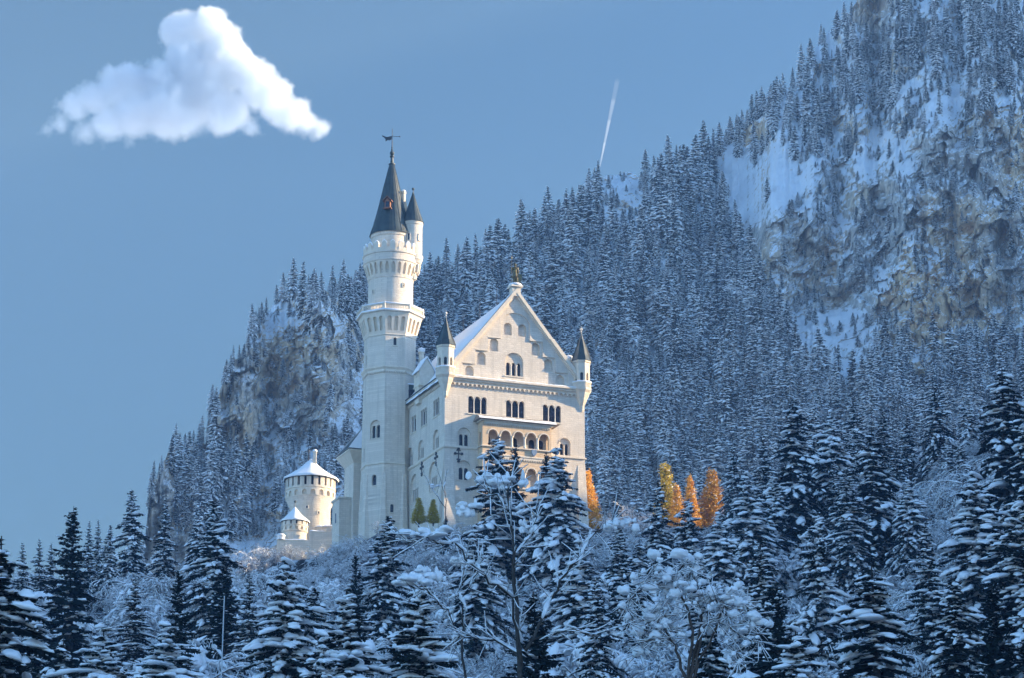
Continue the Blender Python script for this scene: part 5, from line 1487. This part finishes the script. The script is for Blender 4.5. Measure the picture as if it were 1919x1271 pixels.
def massed(name, items, protos, label, cat):
    """uncountable growth as one object: points carrying copies of real plants"""
    me = bpy.data.meshes.new(name); me.from_pydata([p[0] for p in items], [], [])
    for nme, typ in (("rz", 'FLOAT'), ("kind", 'INT')):
        a = me.attributes.new(nme, typ, 'POINT')
        a.data.foreach_set("value", [p[1] if nme == "rz" else p[4] for p in items])
    a = me.attributes.new("scl", 'FLOAT_VECTOR', 'POINT'); a.data.foreach_set("vector", [c for p in items for c in (p[2], p[2], p[3])])
    o = bpy.data.objects.new(name, me); COL.objects.link(o)
    g = bpy.data.node_groups.new(name, 'GeometryNodeTree')
    g.interface.new_socket("Geometry", in_out='INPUT', socket_type='NodeSocketGeometry'); g.interface.new_socket("Geometry", in_out='OUTPUT', socket_type='NodeSocketGeometry')
    gi = g.nodes.new("NodeGroupInput"); go = g.nodes.new("NodeGroupOutput"); jn = g.nodes.new("GeometryNodeJoinGeometry")
    rz = g.nodes.new("GeometryNodeInputNamedAttribute"); rz.data_type = 'FLOAT'; rz.inputs[0].default_value = "rz"
    sc = g.nodes.new("GeometryNodeInputNamedAttribute"); sc.data_type = 'FLOAT_VECTOR'; sc.inputs[0].default_value = "scl"
    kd = g.nodes.new("GeometryNodeInputNamedAttribute"); kd.data_type = 'INT'; kd.inputs[0].default_value = "kind"
    cx = g.nodes.new("ShaderNodeCombineXYZ"); g.links.new(rz.outputs[0], cx.inputs[2])
    for k, objs in enumerate(protos):
        cmp_ = g.nodes.new("FunctionNodeCompare"); cmp_.data_type = 'INT'; cmp_.operation = 'EQUAL'
        g.links.new(kd.outputs[0], cmp_.inputs[2]); cmp_.inputs[3].default_value = k
        for ob in objs:
            oi = g.nodes.new("GeometryNodeObjectInfo"); oi.inputs[0].default_value = ob
            oi.inputs["As Instance"].default_value = True
            ip = g.nodes.new("GeometryNodeInstanceOnPoints")
            g.links.new(gi.outputs[0], ip.inputs["Points"]); g.links.new(cmp_.outputs[0], ip.inputs["Selection"])
            g.links.new(oi.outputs["Geometry"], ip.inputs["Instance"]); g.links.new(cx.outputs[0], ip.inputs["Rotation"]); g.links.new(sc.outputs[0], ip.inputs["Scale"])
            g.links.new(ip.outputs[0], jn.inputs[0])
    g.links.new(jn.outputs[0], go.inputs[0])
    md = o.modifiers.new("growth", 'NODES'); md.node_group = g
    return tag(o, label, cat, None, "stuff")
protos = []
for k in K_far:
    protos.append([next(o for o in COL.objects if o.type == 'MESH' and o.data == k.whole)])
massed("forest", pts, protos, "dense snow-dusted spruce forest covering the mountain slope behind the castle", "forest")

# ---------------------------------------------------------------- woods in front
used = []
def spr(px, py, D, kind, label, wk=1.0, group=None, minh=3.0):
    p = at(px, py, D); g = ground_at(p.x, D); H = max(minh, p.z-g); sc = H/kind.h
    sx = sc*wk*(1+0.6*max(0, 0.9-sc)) if sc < 0.9 else sc*wk
    o = put(kind, "spruce", (p.x, D, g), (px*7.7+D) % 6.28, (sx, sx, sc), label, "spruce", group)
    used.append((px, D)); return o
N_, D_ = K_near, K_dark
spr(140, 948, 300, D_[0], "tall dark spruce with a sharp tip, tallest at the far left skyline", 1.05)
spr(6, 1008, 150, D_[1], "big dark spruce cut off by the left picture edge", 1.25)
spr(44, 1018, 380, N_[2], "small pale spruce on the left skyline, first of three small tips", 0.9)
spr(76, 1012, 385, N_[2], "small pale spruce on the left skyline, middle of three small tips", 0.9)
spr(97, 1020, 395, N_[2], "small pale spruce on the left skyline, last of three small tips", 0.8)
spr(168, 978, 420, N_[2], "thin spruce just right of the tall dark left spruce", 0.75)
spr(186, 975, 425, N_[2], "thin spruce second to the right of the tall dark left spruce", 0.7)
spr(205, 985, 420, N_[0], "thin spruce third to the right of the tall dark left spruce", 0.75)
spr(252, 918, 470, N_[0], "broad frosted spruce standing before the left rock spur's edge", 1.0)
spr(312, 935, 460, N_[2], "slender frosted spruce in front of the left rock spur", 0.95)
spr(372, 950, 450, N_[0], "frosted spruce between the rock spur and the big left spruce", 0.8)
spr(408, 935, 330, N_[0], "large snow-laden spruce left of the round watchtower", 1.15)
spr(428, 1060, 300, D_[0], "short dark spruce below the large spruce left of the watchtower", 1.1)
spr(330, 1068, 235, D_[0], "small dark spruce tip rising from the snowy thicket at left", 0.9)
spr(195, 1168, 165, N_[1], "snow-laden young spruce in the lower left thicket", 1.2)
spr(308, 1165, 175, N_[1], "squat snow-covered spruce right of the snow-laden young one", 1.3)
spr(533, 1045, 190, N_[1], "large snow-laden spruce below the small round turret", 1.05)
spr(720, 968, 330, N_[0], "dark-tipped spruce in front of the main tower's foot", 1.1)
spr(668, 1035, 300, D_[0], "narrow dark spruce in the thicket left of the tower foot", 0.7)
spr(655, 1105, 165, N_[3], "snow-laden spruce at the bottom left of centre", 1.25)
spr(790, 1090, 150, N_[3], "big shaded spruce at the bottom, left of the forked bare tree", 1.2)
spr(835, 968, 480, D_[0], "small dark spruce between the lit golden conifers and the snow heap", 0.8)
spr(930, 818, 430, N_[3], "tall snow-laden spruce covering the left half of the loggia", 1.25)
spr(968, 832, 437, D_[0], "dark spruce tip rising before the loggia's middle arches", 0.8)
spr(1046, 840, 425, N_[1], "tall snow-laden spruce covering the hall's lower right corner", 1.2)
spr(1026, 848, 432, D_[0], "thin dark spruce tip left beside the tall right-hand loggia spruce", 0.75)
spr(890, 985, 330, N_[1], "snow-covered spruce below the left side of the loggia", 1.2)
spr(1165, 985, 330, N_[0], "spruce standing right below the castle hall's right corner", 1.0)
spr(1228, 905, 400, N_[0], "dark snow-flecked spruce in front of the leftmost larch", 0.95)
spr(1288, 935, 380, N_[3], "snow-flecked spruce below the middle larch", 1.1)
spr(1345, 960, 360, N_[1], "snow-laden spruce below the rightmost larch", 1.1)
spr(1398, 885, 400, N_[1], "snow-covered spruce right of the larches", 1.15)
spr(1482, 748, 430, D_[1], "very tall dark spruce right of the larches", 1.15)
spr(1558, 768, 440, N_[1], "tall spruce behind the very tall dark one, snow on its top", 1.0)
spr(1632, 800, 400, D_[1], "broad dark spruce in the middle of the right-hand wood", 1.25)
spr(1590, 880, 380, N_[0], "snow-flecked spruce left below the broad dark spruce", 1.1)
spr(1752, 712, 480, N_[0], "tall frosted spruce in front of the foot of the cliffs", 1.1)
spr(1700, 770, 490, N_[2], "frosted spruce beside the tall one at the foot of the cliffs", 1.0)
spr(1822, 885, 300, N_[1], "snow-laden spruce in front of the largest dark one at right", 1.2)
spr(1872, 688, 340, D_[1], "largest dark spruce with drooping branches near the right edge", 1.15)
spr(1915, 760, 330, D_[1], "dark spruce cut by the right picture edge", 1.0)
spr(1905, 930, 250, N_[3], "low snow-laden spruce at the right picture edge", 1.2)
spr(1640, 1055, 170, D_[1], "dark spruce with snow pads in the lower right", 1.3)
spr(1530, 960, 300, N_[3], "snow-flecked spruce in the middle of the lower right wood", 1.0)
spr(1420, 1010, 260, N_[0], "snow-flecked spruce right of the big heaped snow bush", 1.0)
spr(1090, 1010, 300, N_[1], "rounded snow-laden spruce below the hall's right corner", 1.2)
for j, (x, y, d) in enumerate(((1375, 830, 488), (1430, 800, 490), (1525, 760, 500), (1600, 745, 498), (1655, 760, 500), (1810, 740, 496), (1850, 770, 480), (1680, 815, 470), (1775, 820, 470), (1590, 805, 480))):
    spr(x, y, d, N_[[0, 2, 3][j % 3]], "frosted spruce in the belt between the right-hand wood and the mountain forest", 0.95, "spruces in the belt below the mountain")
fr = np.random.RandomState(91)
for x, y, dd in ((70, 1120, 240), (120, 1190, 180), (255, 1080, 300), (470, 1075, 290), (590, 1090, 250), (1010, 1110, 190), (1120, 1080, 260), (1200, 1010, 330), (1310, 1030, 300), (1460, 1090, 210),
                 (1560, 860, 430), (1700, 900, 390), (1740, 980, 290), (1450, 890, 410), (1780, 1080, 200), (1860, 1100, 190), (1330, 1150, 160), (600, 1180, 150), (1500, 1160, 150), (1800, 830, 450)):
    lab, grp = (("snow-flecked filler spruce in the shaded wood left below the castle", "spruces filling the left wood") if x < 900 else ("snow-flecked filler spruce in the shaded wood right below the castle", "spruces filling the right wood"))
    spr(x, y, dd, [N_[0], N_[3], D_[1], N_[1], D_[0], N_[2]][fr.randint(6)], lab.replace("filler ", ""), fr.uniform(0.9, 1.2), grp)
# two sunlit conifers by the tower foot
def lar(px, py, D, k, label, wk, h=None):
    p = at(px, py, D); g = ground_at(p.x, D); H = h or (p.z-g); sc = H/K_larch[k].h
    put(K_larch[k], "larch", (p.x, D, p.z-H), px % 6, (sc*wk, sc*wk, sc), label, "larch")
lar(785, 933, 508, 1, "small sunlit yellow-green larch at the foot of the main tower", 1.9, 4.6)
lar(812, 936, 508, 1, "small sunlit yellow-green larch further right, beside the hall's corner", 1.8, 4.3)
lar(1247, 866, 555, 1, "yellow-green larch, leftmost of the larches right of the hall", 1.15)
lar(1268, 905, 552, 0, "small orange larch leaning against the yellow-green one", 0.95)
lar(1293, 888, 556, 0, "bright orange slim larch between the two taller ones", 0.9)
lar(1333, 876, 560, 0, "broad orange larch, rightmost of the larches", 1.35)
lar(1102, 878, 533, 0, "orange larch peeping out behind the hall's right corner", 1.1)

# thicket of snowed-up leafless shrubs filling the valley slope
rs = np.random.RandomState(77); nsh = 0
def sh_region(px, py, lit):
    if lit: return "frosted brown shrub in the sunlight at the foot of the castle", "sunlit shrubs at the castle foot"
    if px < 640: return "snow-covered leafless shrub in the shaded lower left thicket", "shrubs in the lower left thicket"
    if px < 1280: return "snow-covered leafless shrub in the shaded thicket below the castle", "shrubs in the thicket below the castle"
    return "snow-covered leafless shrub in the shaded lower right thicket", "shrubs in the lower right thicket"
def treeline(px): return np.interp(px, [-50, 100, 250, 420, 520, 640, 760, 870, 1000, 1130, 1200, 1350, 1500, 1650, 1800, 1980], [1085, 1070, 1060, 1062, 1066, 1040, 985, 985, 1000, 975, 985, 988, 915, 860, 825, 805])
spots = []
for D, n_, in ((495, 34), (455, 34), (415, 32), (375, 30), (335, 28), (295, 26), (255, 24), (215, 20), (180, 17), (150, 14)):
    for i in range(n_):
        px = -60+2040*(i+rs.rand()*0.9)/n_; d = D+rs.uniform(-17, 17)
        spots.append((px, d))
mass = []
for px, d in spots:
    x = (px-CX)/F_PX*d*1.02; g = ground_at(x, d)
    kind = [0, 1, 2, 3, 5, 1, 4, 5][rs.randint(8)] if d < 420 else [0, 2, 3, 5, 3][rs.randint(5)]
    K = K_shrub[kind]; H = rs.uniform(4.0, 7.5)*(1.0 if px > 1200 else 0.9)
    tx, tz = px_of((x, d, g+H))
    lim = treeline(tx) + rs.uniform(-4, 40) if d > 330 else 0
    if tz < lim:
        H = H - (lim-tz)*d/F_PX*1.03
        if H < 1.5: continue
    sc = H/K.h; w = sc*rs.uniform(1.0, 1.35)*(1 if sc > 0.6 else 1.3)
    lab, grp = sh_region(px, 0, False)
    if nsh < 262:
        put(K, "leafless_shrub", (x, d, g), rs.uniform(0, 6.28), (w, w, sc), lab, "shrub", grp); nsh += 1
    else: mass.append(((x, d, g), rs.uniform(0, 6.28), w, sc, 0))
# sunlit frosted scrub round the watchtower and along the castle foot
lit = [(px, d) for px, d in zip(rs.uniform(462, 655, 46), rs.uniform(556, 570, 46))] + [(px, d) for px, d in zip(rs.uniform(640, 700, 10), rs.uniform(538, 560, 10))] + [(px, d) for px, d in zip(rs.uniform(690, 900, 12), rs.uniform(508, 514, 12))] + [(px, d) for px, d in zip(rs.uniform(1110, 1220, 10), rs.uniform(535, 560, 10))]
lit += [(500+10*i+rs.uniform(-4, 4), 557.5+rs.uniform(0, 2.5)) for i in range(15)]
for px, d in lit:
    x = (px-CX)/F_PX*d*1.03; g = ground_at(x, d); K = K_shrub[[3, 0, 2][rs.randint(3)]] if rs.rand() < 0.4 else K_bare[0]
    top = (1034+rs.uniform(0, 30) if px < 605 else 1004+rs.uniform(0, 50)) if px < 700 else 975+rs.uniform(0, 30)
    if px > 1100: top = 925+rs.uniform(0, 50)
    if 556 < d < 560.5 and px < 655: top = 1018+rs.uniform(0, 28)
    H = at(px, top, d).z-g
    if H < 1.0: continue
    sc = min(H, 7)/K.h; lab, grp = sh_region(px, 0, True)
    put(K, "leafless_shrub", (x, d, g), rs.uniform(0, 6.28), (sc*1.1, sc*1.1, sc), lab, "shrub", grp); nsh += 1
print("shrubs", nsh, "massed", len(mass))
# undergrowth between them
und = []
for i in range(900):
    d = 130+400*sqrt(rs.rand()); px = rs.uniform(-60, 1980); x = (px-CX)/F_PX*d*1.02
    if d > 500 and 640 < px < 1120: continue
    s_ = rs.uniform(0.3, 0.55); und.append(((x, d, ground_at(x, d)), rs.uniform(0, 6.28), s_*1.3, s_, rs.randint(2)))
def kind_objs(K):
    r = next(o.parent for o in COL.objects if o.type == 'MESH' and o.parent and o.data == K.parts[0][1])
    return list(r.children)
massed("undergrowth", und+mass, [kind_objs(K_shrub[3]), kind_objs(K_shrub[0])], "low snow-covered undergrowth filling the slope below the castle", "undergrowth")

# --- tall forked bare tree, bottom centre, with heavy snow on its limbs
def bare_tree(name, D, limbs, lumps, label):
    """limbs: polylines of (px, py, depth offset, radius m); grown as one tree"""
    base = at(limbs[0][0][0], limbs[0][0][1], D); e = empty(name, (base.x, D, base.z)); tag(e, label, "bare tree")
    nm = NM(); rs = np.random.RandomState(len(label)); org = np.array(base)
    for L in limbs:
        P = np.array([np.array(at(a, b, D+c))-org for a, b, c, r in L]); R_ = [r*0.62 for *_, r in L]
        # subdivide and wobble
        t = np.linspace(0, len(P)-1, (len(P)-1)*4+1); Q = np.stack([np.interp(t, range(len(P)), P[:, c]) for c in range(3)], -1); RR = np.interp(t, range(len(P)), R_)
        Q[1:-1] += rs.randn(len(Q)-2, 3)*0.05
        tubes(nm, Q, RR, 6, 0)
        for i in range(2, len(Q)-1):
            d = Q[i+1]-Q[i]; hz = np.hypot(d[0], d[1])/np.linalg.norm(d)
            if hz > 0.4 and RR[i] > 0.01 and rs.rand() < 0.85:
                lump(nm, rs, Q[i]+np.array([0, 0, RR[i]+0.02]), d, np.linalg.norm(d)*1.7, (RR[i]*2.2+0.05)*rs.uniform(0.6, 1.5), (RR[i]*1.5+0.07)*rs.uniform(0.5, 1.6), 2)
            # side twigs
            for _ in range(3 if RR[i] < 0.07 else 1):
                dd = d/np.linalg.norm(d)+rs.randn(3)*0.6; dd /= np.linalg.norm(dd); l = rs.uniform(0.3, 1.2)
                pts_ = [Q[i], Q[i]+dd*l*0.5, Q[i]+dd*l+np.array([0, 0, rs.uniform(-0.1, 0.25)])]
                tubes(nm, pts_, [0.012, 0.009, 0.005], 3, 0)
                if rs.rand() < 0.7: tubes(nm, np.array(pts_)+np.array([0, 0, 0.02]), [0.012, 0.022, 0.012], 4, 2)
    for a, b, c, sx, sz in lumps:
        p = np.array(at(a, b, D+c))-org; k = D/F_PX
        for j in range(13):
            o = np.array([rs.uniform(-0.5, 0.5)*sx*k, rs.uniform(-0.3, 0.3)*sx*k*0.6, rs.uniform(-0.3, 0.3)*sz*k])
            q_ = rs.uniform(0.12, 0.38); heap(nm, rs, p+o, sx*k*q_, sx*k*q_*0.9, sz*k*rs.uniform(0.25, 0.65), 2)
    for i, (n_, mt) in enumerate((("trunk", M_BARK), (None, None), ("snow_load", M_SNOW))):
        if n_:
            me = nm.mesh(n_, [mt], smooth=True, only=i); o = bpy.data.objects.new(n_, me); COL.objects.link(o); o.parent = e
    return e
bare_tree("bare_tree", 105, [
    [(980, 1330, 0, 0.17), (975, 1200, 0, 0.14), (965, 1060, 0, 0.10), (960, 960, 0, 0.07), (955, 880, 0, 0.035)],
    [(978, 1250, 0, 0.10), (960, 1120, -1, 0.07), (905, 1080, -2, 0.06), (850, 1020, -2, 0.045), (795, 1010, -3, 0.03), (760, 1020, -3, 0.015)],
    [(985, 1220, 0, 0.10), (1035, 1120, 1, 0.075), (1075, 1060, 1, 0.06), (1120, 1000, 2, 0.045), (1160, 965, 2, 0.03)],
    [(978, 1240, 0, 0.06), (930, 1200, 1, 0.05), (870, 1195, 1, 0.035), (850, 1200, 1, 0.02)],
    [(1000, 1200, 0, 0.05), (1060, 1180, -1, 0.035), (1120, 1190, -1, 0.02)],
    [(966, 1060, 0, 0.05), (1000, 1000, 1, 0.03), (1010, 940, 1, 0.015)],
    [(961, 970, 0, 0.04), (930, 930, 0, 0.03), (905, 905, 0, 0.015)]],
    [(905, 900, 0, 62, 36), (962, 905, 0, 50, 36), (790, 1003, -3, 90, 30), (1165, 985, 2, 60, 36), (990, 990, 1, 30, 30), (868, 1055, -2, 40, 24), (882, 955, 0, 50, 36)],
    "forked bare tree with heaped snow on its limbs, bottom centre in front of the castle")
bare_tree("bare_tree", 118, [
    [(872, 1340, 0, 0.10), (868, 1200, 0, 0.08), (862, 1110, 0, 0.05), (868, 1050, 0, 0.03)],
    [(868, 1220, 0, 0.05), (840, 1150, 0, 0.04), (800, 1110, 0, 0.03), (765, 1095, 0, 0.02)],
    [(864, 1130, 0, 0.04), (890, 1080, 0, 0.03), (905, 1040, 0, 0.015)]],
    [(775, 1090, 0, 80, 32), (800, 1075, 0, 50, 35)],
    "slim bare sapling with snow caps left of the forked bare tree")
bare_tree("bare_tree", 470, [
    [(835, 990, 0, 0.16), (836, 950, 0, 0.12), (833, 910, 0, 0.07), (838, 880, 0, 0.03)],
    [(836, 955, 0, 0.10), (815, 925, 0, 0.08), (803, 905, 0, 0.06), (792, 880, 0, 0.03)],
    [(834, 930, 0, 0.06), (824, 895, 0, 0.05), (815, 865, 0, 0.03)],
    [(818, 930, 0, 0.05), (825, 900, 0, 0.03)]],
    [(815, 912, 0, 16, 10)],
    "thin bare tree with a snow clump in front of the hall's side wall")
# --- arched bush buried under heaped snow, lower right of centre
def heap_bush():
    D = 108; base = at(1290, 1290, D); e = empty("snow_heaped_bush", tuple(base)); tag(e, "arched bush buried under big heaps of snow, lower right of the forked bare tree", "bush")
    nm = NM(); rs = np.random.RandomState(31); org = np.array(base); k = D/F_PX
    arcs = [[(1290, 1290), (1300, 1180), (1270, 1100), (1230, 1060), (1190, 1110), (1175, 1170)], [(1290, 1290), (1320, 1160), (1300, 1080), (1290, 1050), (1250, 1100), (1230, 1200)],
            [(1290, 1290), (1340, 1180), (1370, 1110), (1400, 1140), (1420, 1200)], [(1290, 1290), (1310, 1200), (1340, 1120), (1330, 1110), (1370, 1170), (1385, 1240)], [(1290, 1290), (1260, 1200), (1215, 1150), (1200, 1220)]]
    for A in arcs:
        o = rs.uniform(-1, 1)
        P = np.array([np.array(at(a, b, D+o*i*0.4))-org for i, (a, b) in enumerate(A)]); t = np.linspace(0, len(P)-1, 22)
        Q = np.stack([np.interp(t, range(len(P)), P[:, c]) for c in range(3)], -1); Q[1:] += rs.randn(21, 3)*0.05
        tubes(nm, Q, np.linspace(0.06, 0.01, 22), 5, 0)
        for i in list(range(6, 22))*2:
            s = (6+15*rs.rand()**1.4)*k; heap(nm, rs, Q[i]+np.array([0, rs.uniform(-.2, .2), 0.1])+rs.randn(3)*0.22, s*1.2, s, s*rs.uniform(0.8, 1.4), 2); heap(nm, rs, Q[i]+rs.randn(3)*0.3-np.array([0, 0, s*0.5]), s*0.5, s*0.5, s*0.9, 2)
            for j in range(5):
                d = rs.randn(3)*np.array([1, 1, 0.8])+np.array([0, 0, -0.3]); d /= np.linalg.norm(d); l = rs.uniform(0.3, 0.9)
                pp = [Q[i], Q[i]+d*l*0.5, Q[i]+d*l]; tubes(nm, pp, [0.012, 0.01, 0.005], 3, 0); tubes(nm, np.array(pp)+np.array([0, 0, 0.02]), [0.012, 0.02, 0.01], 4, 2)
    for i, (n_, mt) in ((0, ("stems", M_TWIG)), (2, ("snow_load", M_SNOW))):
        me = nm.mesh(n_, [mt], smooth=True, only=i); o = bpy.data.objects.new(n_, me); COL.objects.link(o); o.parent = e
heap_bush()
# --- slim pale pole in the lower left thicket
pb_ = at(412, 1300, 140); pt_ = at(417, 1118, 140); pole = empty("flagpole", (pb_.x, 140, pb_.z)); tag(pole, "slim pale grey flagpole rising out of the snowy thicket in the lower left", "pole")
mb = MB(); hgt = pt_.z-pb_.z
mb.tube((0, 0, -3), (0.09, 0, hgt), 0.035, 0.025, 10); mb.build("shaft", mat_simple("painted_pole", (0.5,0.52,0.55), (0.6,0.62,0.65), 3, 0.5, 0.0), pole)
mb = MB(); mb.ball((0.09, 0, hgt+0.04), 0.045); mb.build("finial", M_IRON, pole)
# television-style aerials on the crest between tower and gable
for a, b in ((836, 458), (858, 470)):
    p = at(a, b, 960); q = at(a, b+75, 960)
    mb = MB(); mb.tube((0, 0, 0), (0, 0, p.z-q.z), 0.16, 0.08, 6)
    for f in (0.9, 0.75): mb.box(-0.5, 0.5, -0.05, 0.05, (p.z-q.z)*f, (p.z-q.z)*f+0.12)
    o = mb.build("mast", M_IRON); o.location = q
    tag(o, "thin dead mast standing above the crest right of the main tower", "mast", "masts above the crest")
# ---------------------------------------------------------------- cloud, contrail, haze
def cloud():
    D = 3000.0
    lobes = [(345,62,42),(395,55,38),(420,95,48),(350,110,45),(455,135,42),(480,165,42),(515,190,40),(550,210,34),(575,232,26),(300,150,42),(250,155,40),(215,165,36),(175,185,34),
             (140,205,30),(112,228,24),(90,242,16),(380,160,60),(320,200,58),(420,205,48),(260,215,46),(205,232,36),(160,250,24),(470,238,22),(200,262,16),(240,264,15),(600,240,20),(595,255,18),(360,232,30)]
    pts_ = [at(a, b, D) for a, b, r in lobes]; k = 1.03*D/F_PX
    c = at(340, 150, D)
    g = bpy.data.node_groups.new("cloud", 'GeometryNodeTree'); g.interface.new_socket("Geometry", in_out='OUTPUT', socket_type='NodeSocketGeometry')
    go = g.nodes.new("NodeGroupOutput"); vc = g.nodes.new("GeometryNodeVolumeCube"); pos = g.nodes.new("GeometryNodeInputPosition")
    def mth(op, a, b=None):
        n = g.nodes.new("ShaderNodeMath"); n.operation = op
        for i, v in enumerate((a, b)):
            if v is None: continue
            if hasattr(v, "is_output"): g.links.new(v, n.inputs[i])
            else: n.inputs[i].default_value = v
        return n.outputs[0]
    best = None
    rs = np.random.RandomState(2)
    for (a, b, r), p in zip(lobes, pts_):
        q = p-c; q.y = rs.uniform(-0.25, 0.25)*r*k
        sb = g.nodes.new("ShaderNodeVectorMath"); sb.operation = 'DISTANCE'; g.links.new(pos.outputs[0], sb.inputs[0]); sb.inputs[1].default_value = q
        f = mth('SUBTRACT', r*k*1.1, sb.outputs["Value"])
        if best is None: best = f
        else:
            n = g.nodes.new("ShaderNodeMath"); n.operation = 'SMOOTH_MAX'; g.links.new(best, n.inputs[0]); g.links.new(f, n.inputs[1]); n.inputs[2].default_value = 7.0; best = n.outputs[0]
    def nz(scale, det, rg):
        n = g.nodes.new("ShaderNodeTexNoise"); n.inputs["Scale"].default_value = scale; n.inputs["Detail"].default_value = det; n.inputs["Roughness"].default_value = rg
        g.links.new(pos.outputs[0], n.inputs["Vector"]); return n.outputs[0]
    f = mth('ADD', best, mth('MULTIPLY', mth('SUBTRACT', nz(0.035, 5, 0.6), 0.5), 34.0))
    f = mth('ADD', f, mth('MULTIPLY', mth('SUBTRACT', nz(0.12, 6, 0.65), 0.5), 14.0))
    # softer towards the base of the cloud
    sep = g.nodes.new("ShaderNodeSeparateXYZ"); g.links.new(pos.outputs[0], sep.inputs[0])
    mr = g.nodes.new("ShaderNodeMapRange"); g.links.new(sep.outputs[2], mr.inputs[0]); mr.inputs[1].default_value = -70; mr.inputs[2].default_value = 30; mr.inputs[3].default_value = 0.035; mr.inputs[4].default_value = 0.14
    dns = mth('MINIMUM', mth('MAXIMUM', mth('MULTIPLY', f, mr.outputs[0]), 0.0), 1.0)
    g.links.new(dns, vc.inputs["Density"])
    vc.inputs["Min"].default_value = (-165, -42, -85); vc.inputs["Max"].default_value = (165, 42, 85)
    vc.inputs["Resolution X"].default_value = 270; vc.inputs["Resolution Y"].default_value = 60; vc.inputs["Resolution Z"].default_value = 136
    m = bpy.data.materials.new("cloud"); m.use_nodes = True; t = m.node_tree; t.nodes.remove(t.nodes["Principled BSDF"])
    pv = t.nodes.new("ShaderNodeVolumePrincipled"); pv.inputs["Color"].default_value = (0.82, 0.85, 0.89, 1); pv.inputs["Density"].default_value = CLOUD_DENS; pv.inputs["Anisotropy"].default_value = 0.2
    t.links.new(pv.outputs[0], t.nodes["Material Output"].inputs["Volume"])
    sm = g.nodes.new("GeometryNodeSetMaterial"); sm.inputs["Material"].default_value = m
    g.links.new(vc.outputs[0], sm.inputs[0]); g.links.new(sm.outputs[0], go.inputs[0])
    me = bpy.data.volumes.new("cloud"); me.materials.append(m)
    o = bpy.data.objects.new("cloud", me); COL.objects.link(o); o.location = c
    md = o.modifiers.new("vapour", 'NODES'); md.node_group = g
    tag(o, "single white heaped cloud high in the blue sky above the left side", "cloud", None, "thing")
CLOUD_DENS = 0.13
cloud()
# contrail: two thin closed vapour tubes
D = 6000.0
a = at(1124, 312, D); b = at(1157, 150, D+900)
ctr = empty("contrail", a); tag(ctr, "short white aircraft contrail rising above the forested ridge", "contrail")
def vol_mat(name, dens):
    m = bpy.data.materials.new(name); m.use_nodes = True; t = m.node_tree; t.nodes.remove(t.nodes["Principled BSDF"])
    pv = t.nodes.new("ShaderNodeVolumePrincipled"); pv.inputs["Color"].default_value = (1, 1, 1, 1); pv.inputs["Density"].default_value = dens
    t.links.new(pv.outputs[0], t.nodes["Material Output"].inputs["Volume"]); return m
dv = b-a
for q0, q1, dn in ((0.0, 0.25, 0.014), (0.251, 0.5, 0.007), (0.501, 0.75, 0.003), (0.751, 1.0, 0.001)):
    mb = MB(); A = dv*q0; B = dv*q1
    mb.tube(A, B, 1.2+5.0*q0, 1.2+5.0*q1, 14); mb.build("vapour_trail", vol_mat("contrail_vapour", dn), ctr)
# faint wisps right of the cloud
# haze
hz = MB(); hz.box(-760, 1300, -350, 1700, -15.6, 585)
HAZE = 0.00016
ho = hz.build("haze", M_SNOW)
ho.data.materials.clear()
m = bpy.data.materials.new("haze"); m.use_nodes = True; t = m.node_tree; t.nodes.remove(t.nodes["Principled BSDF"])
pv = t.nodes.new("ShaderNodeVolumePrincipled"); pv.inputs["Color"].default_value = (0.40, 0.64, 0.96, 1); pv.inputs["Density"].default_value = HAZE; pv.inputs["Anisotropy"].default_value = 0.0
t.links.new(pv.outputs[0], t.nodes["Material Output"].inputs["Volume"])
ho.data.materials.append(m); tag(ho, "thin blue winter haze over the valley and mountain", "haze", None, "stuff")
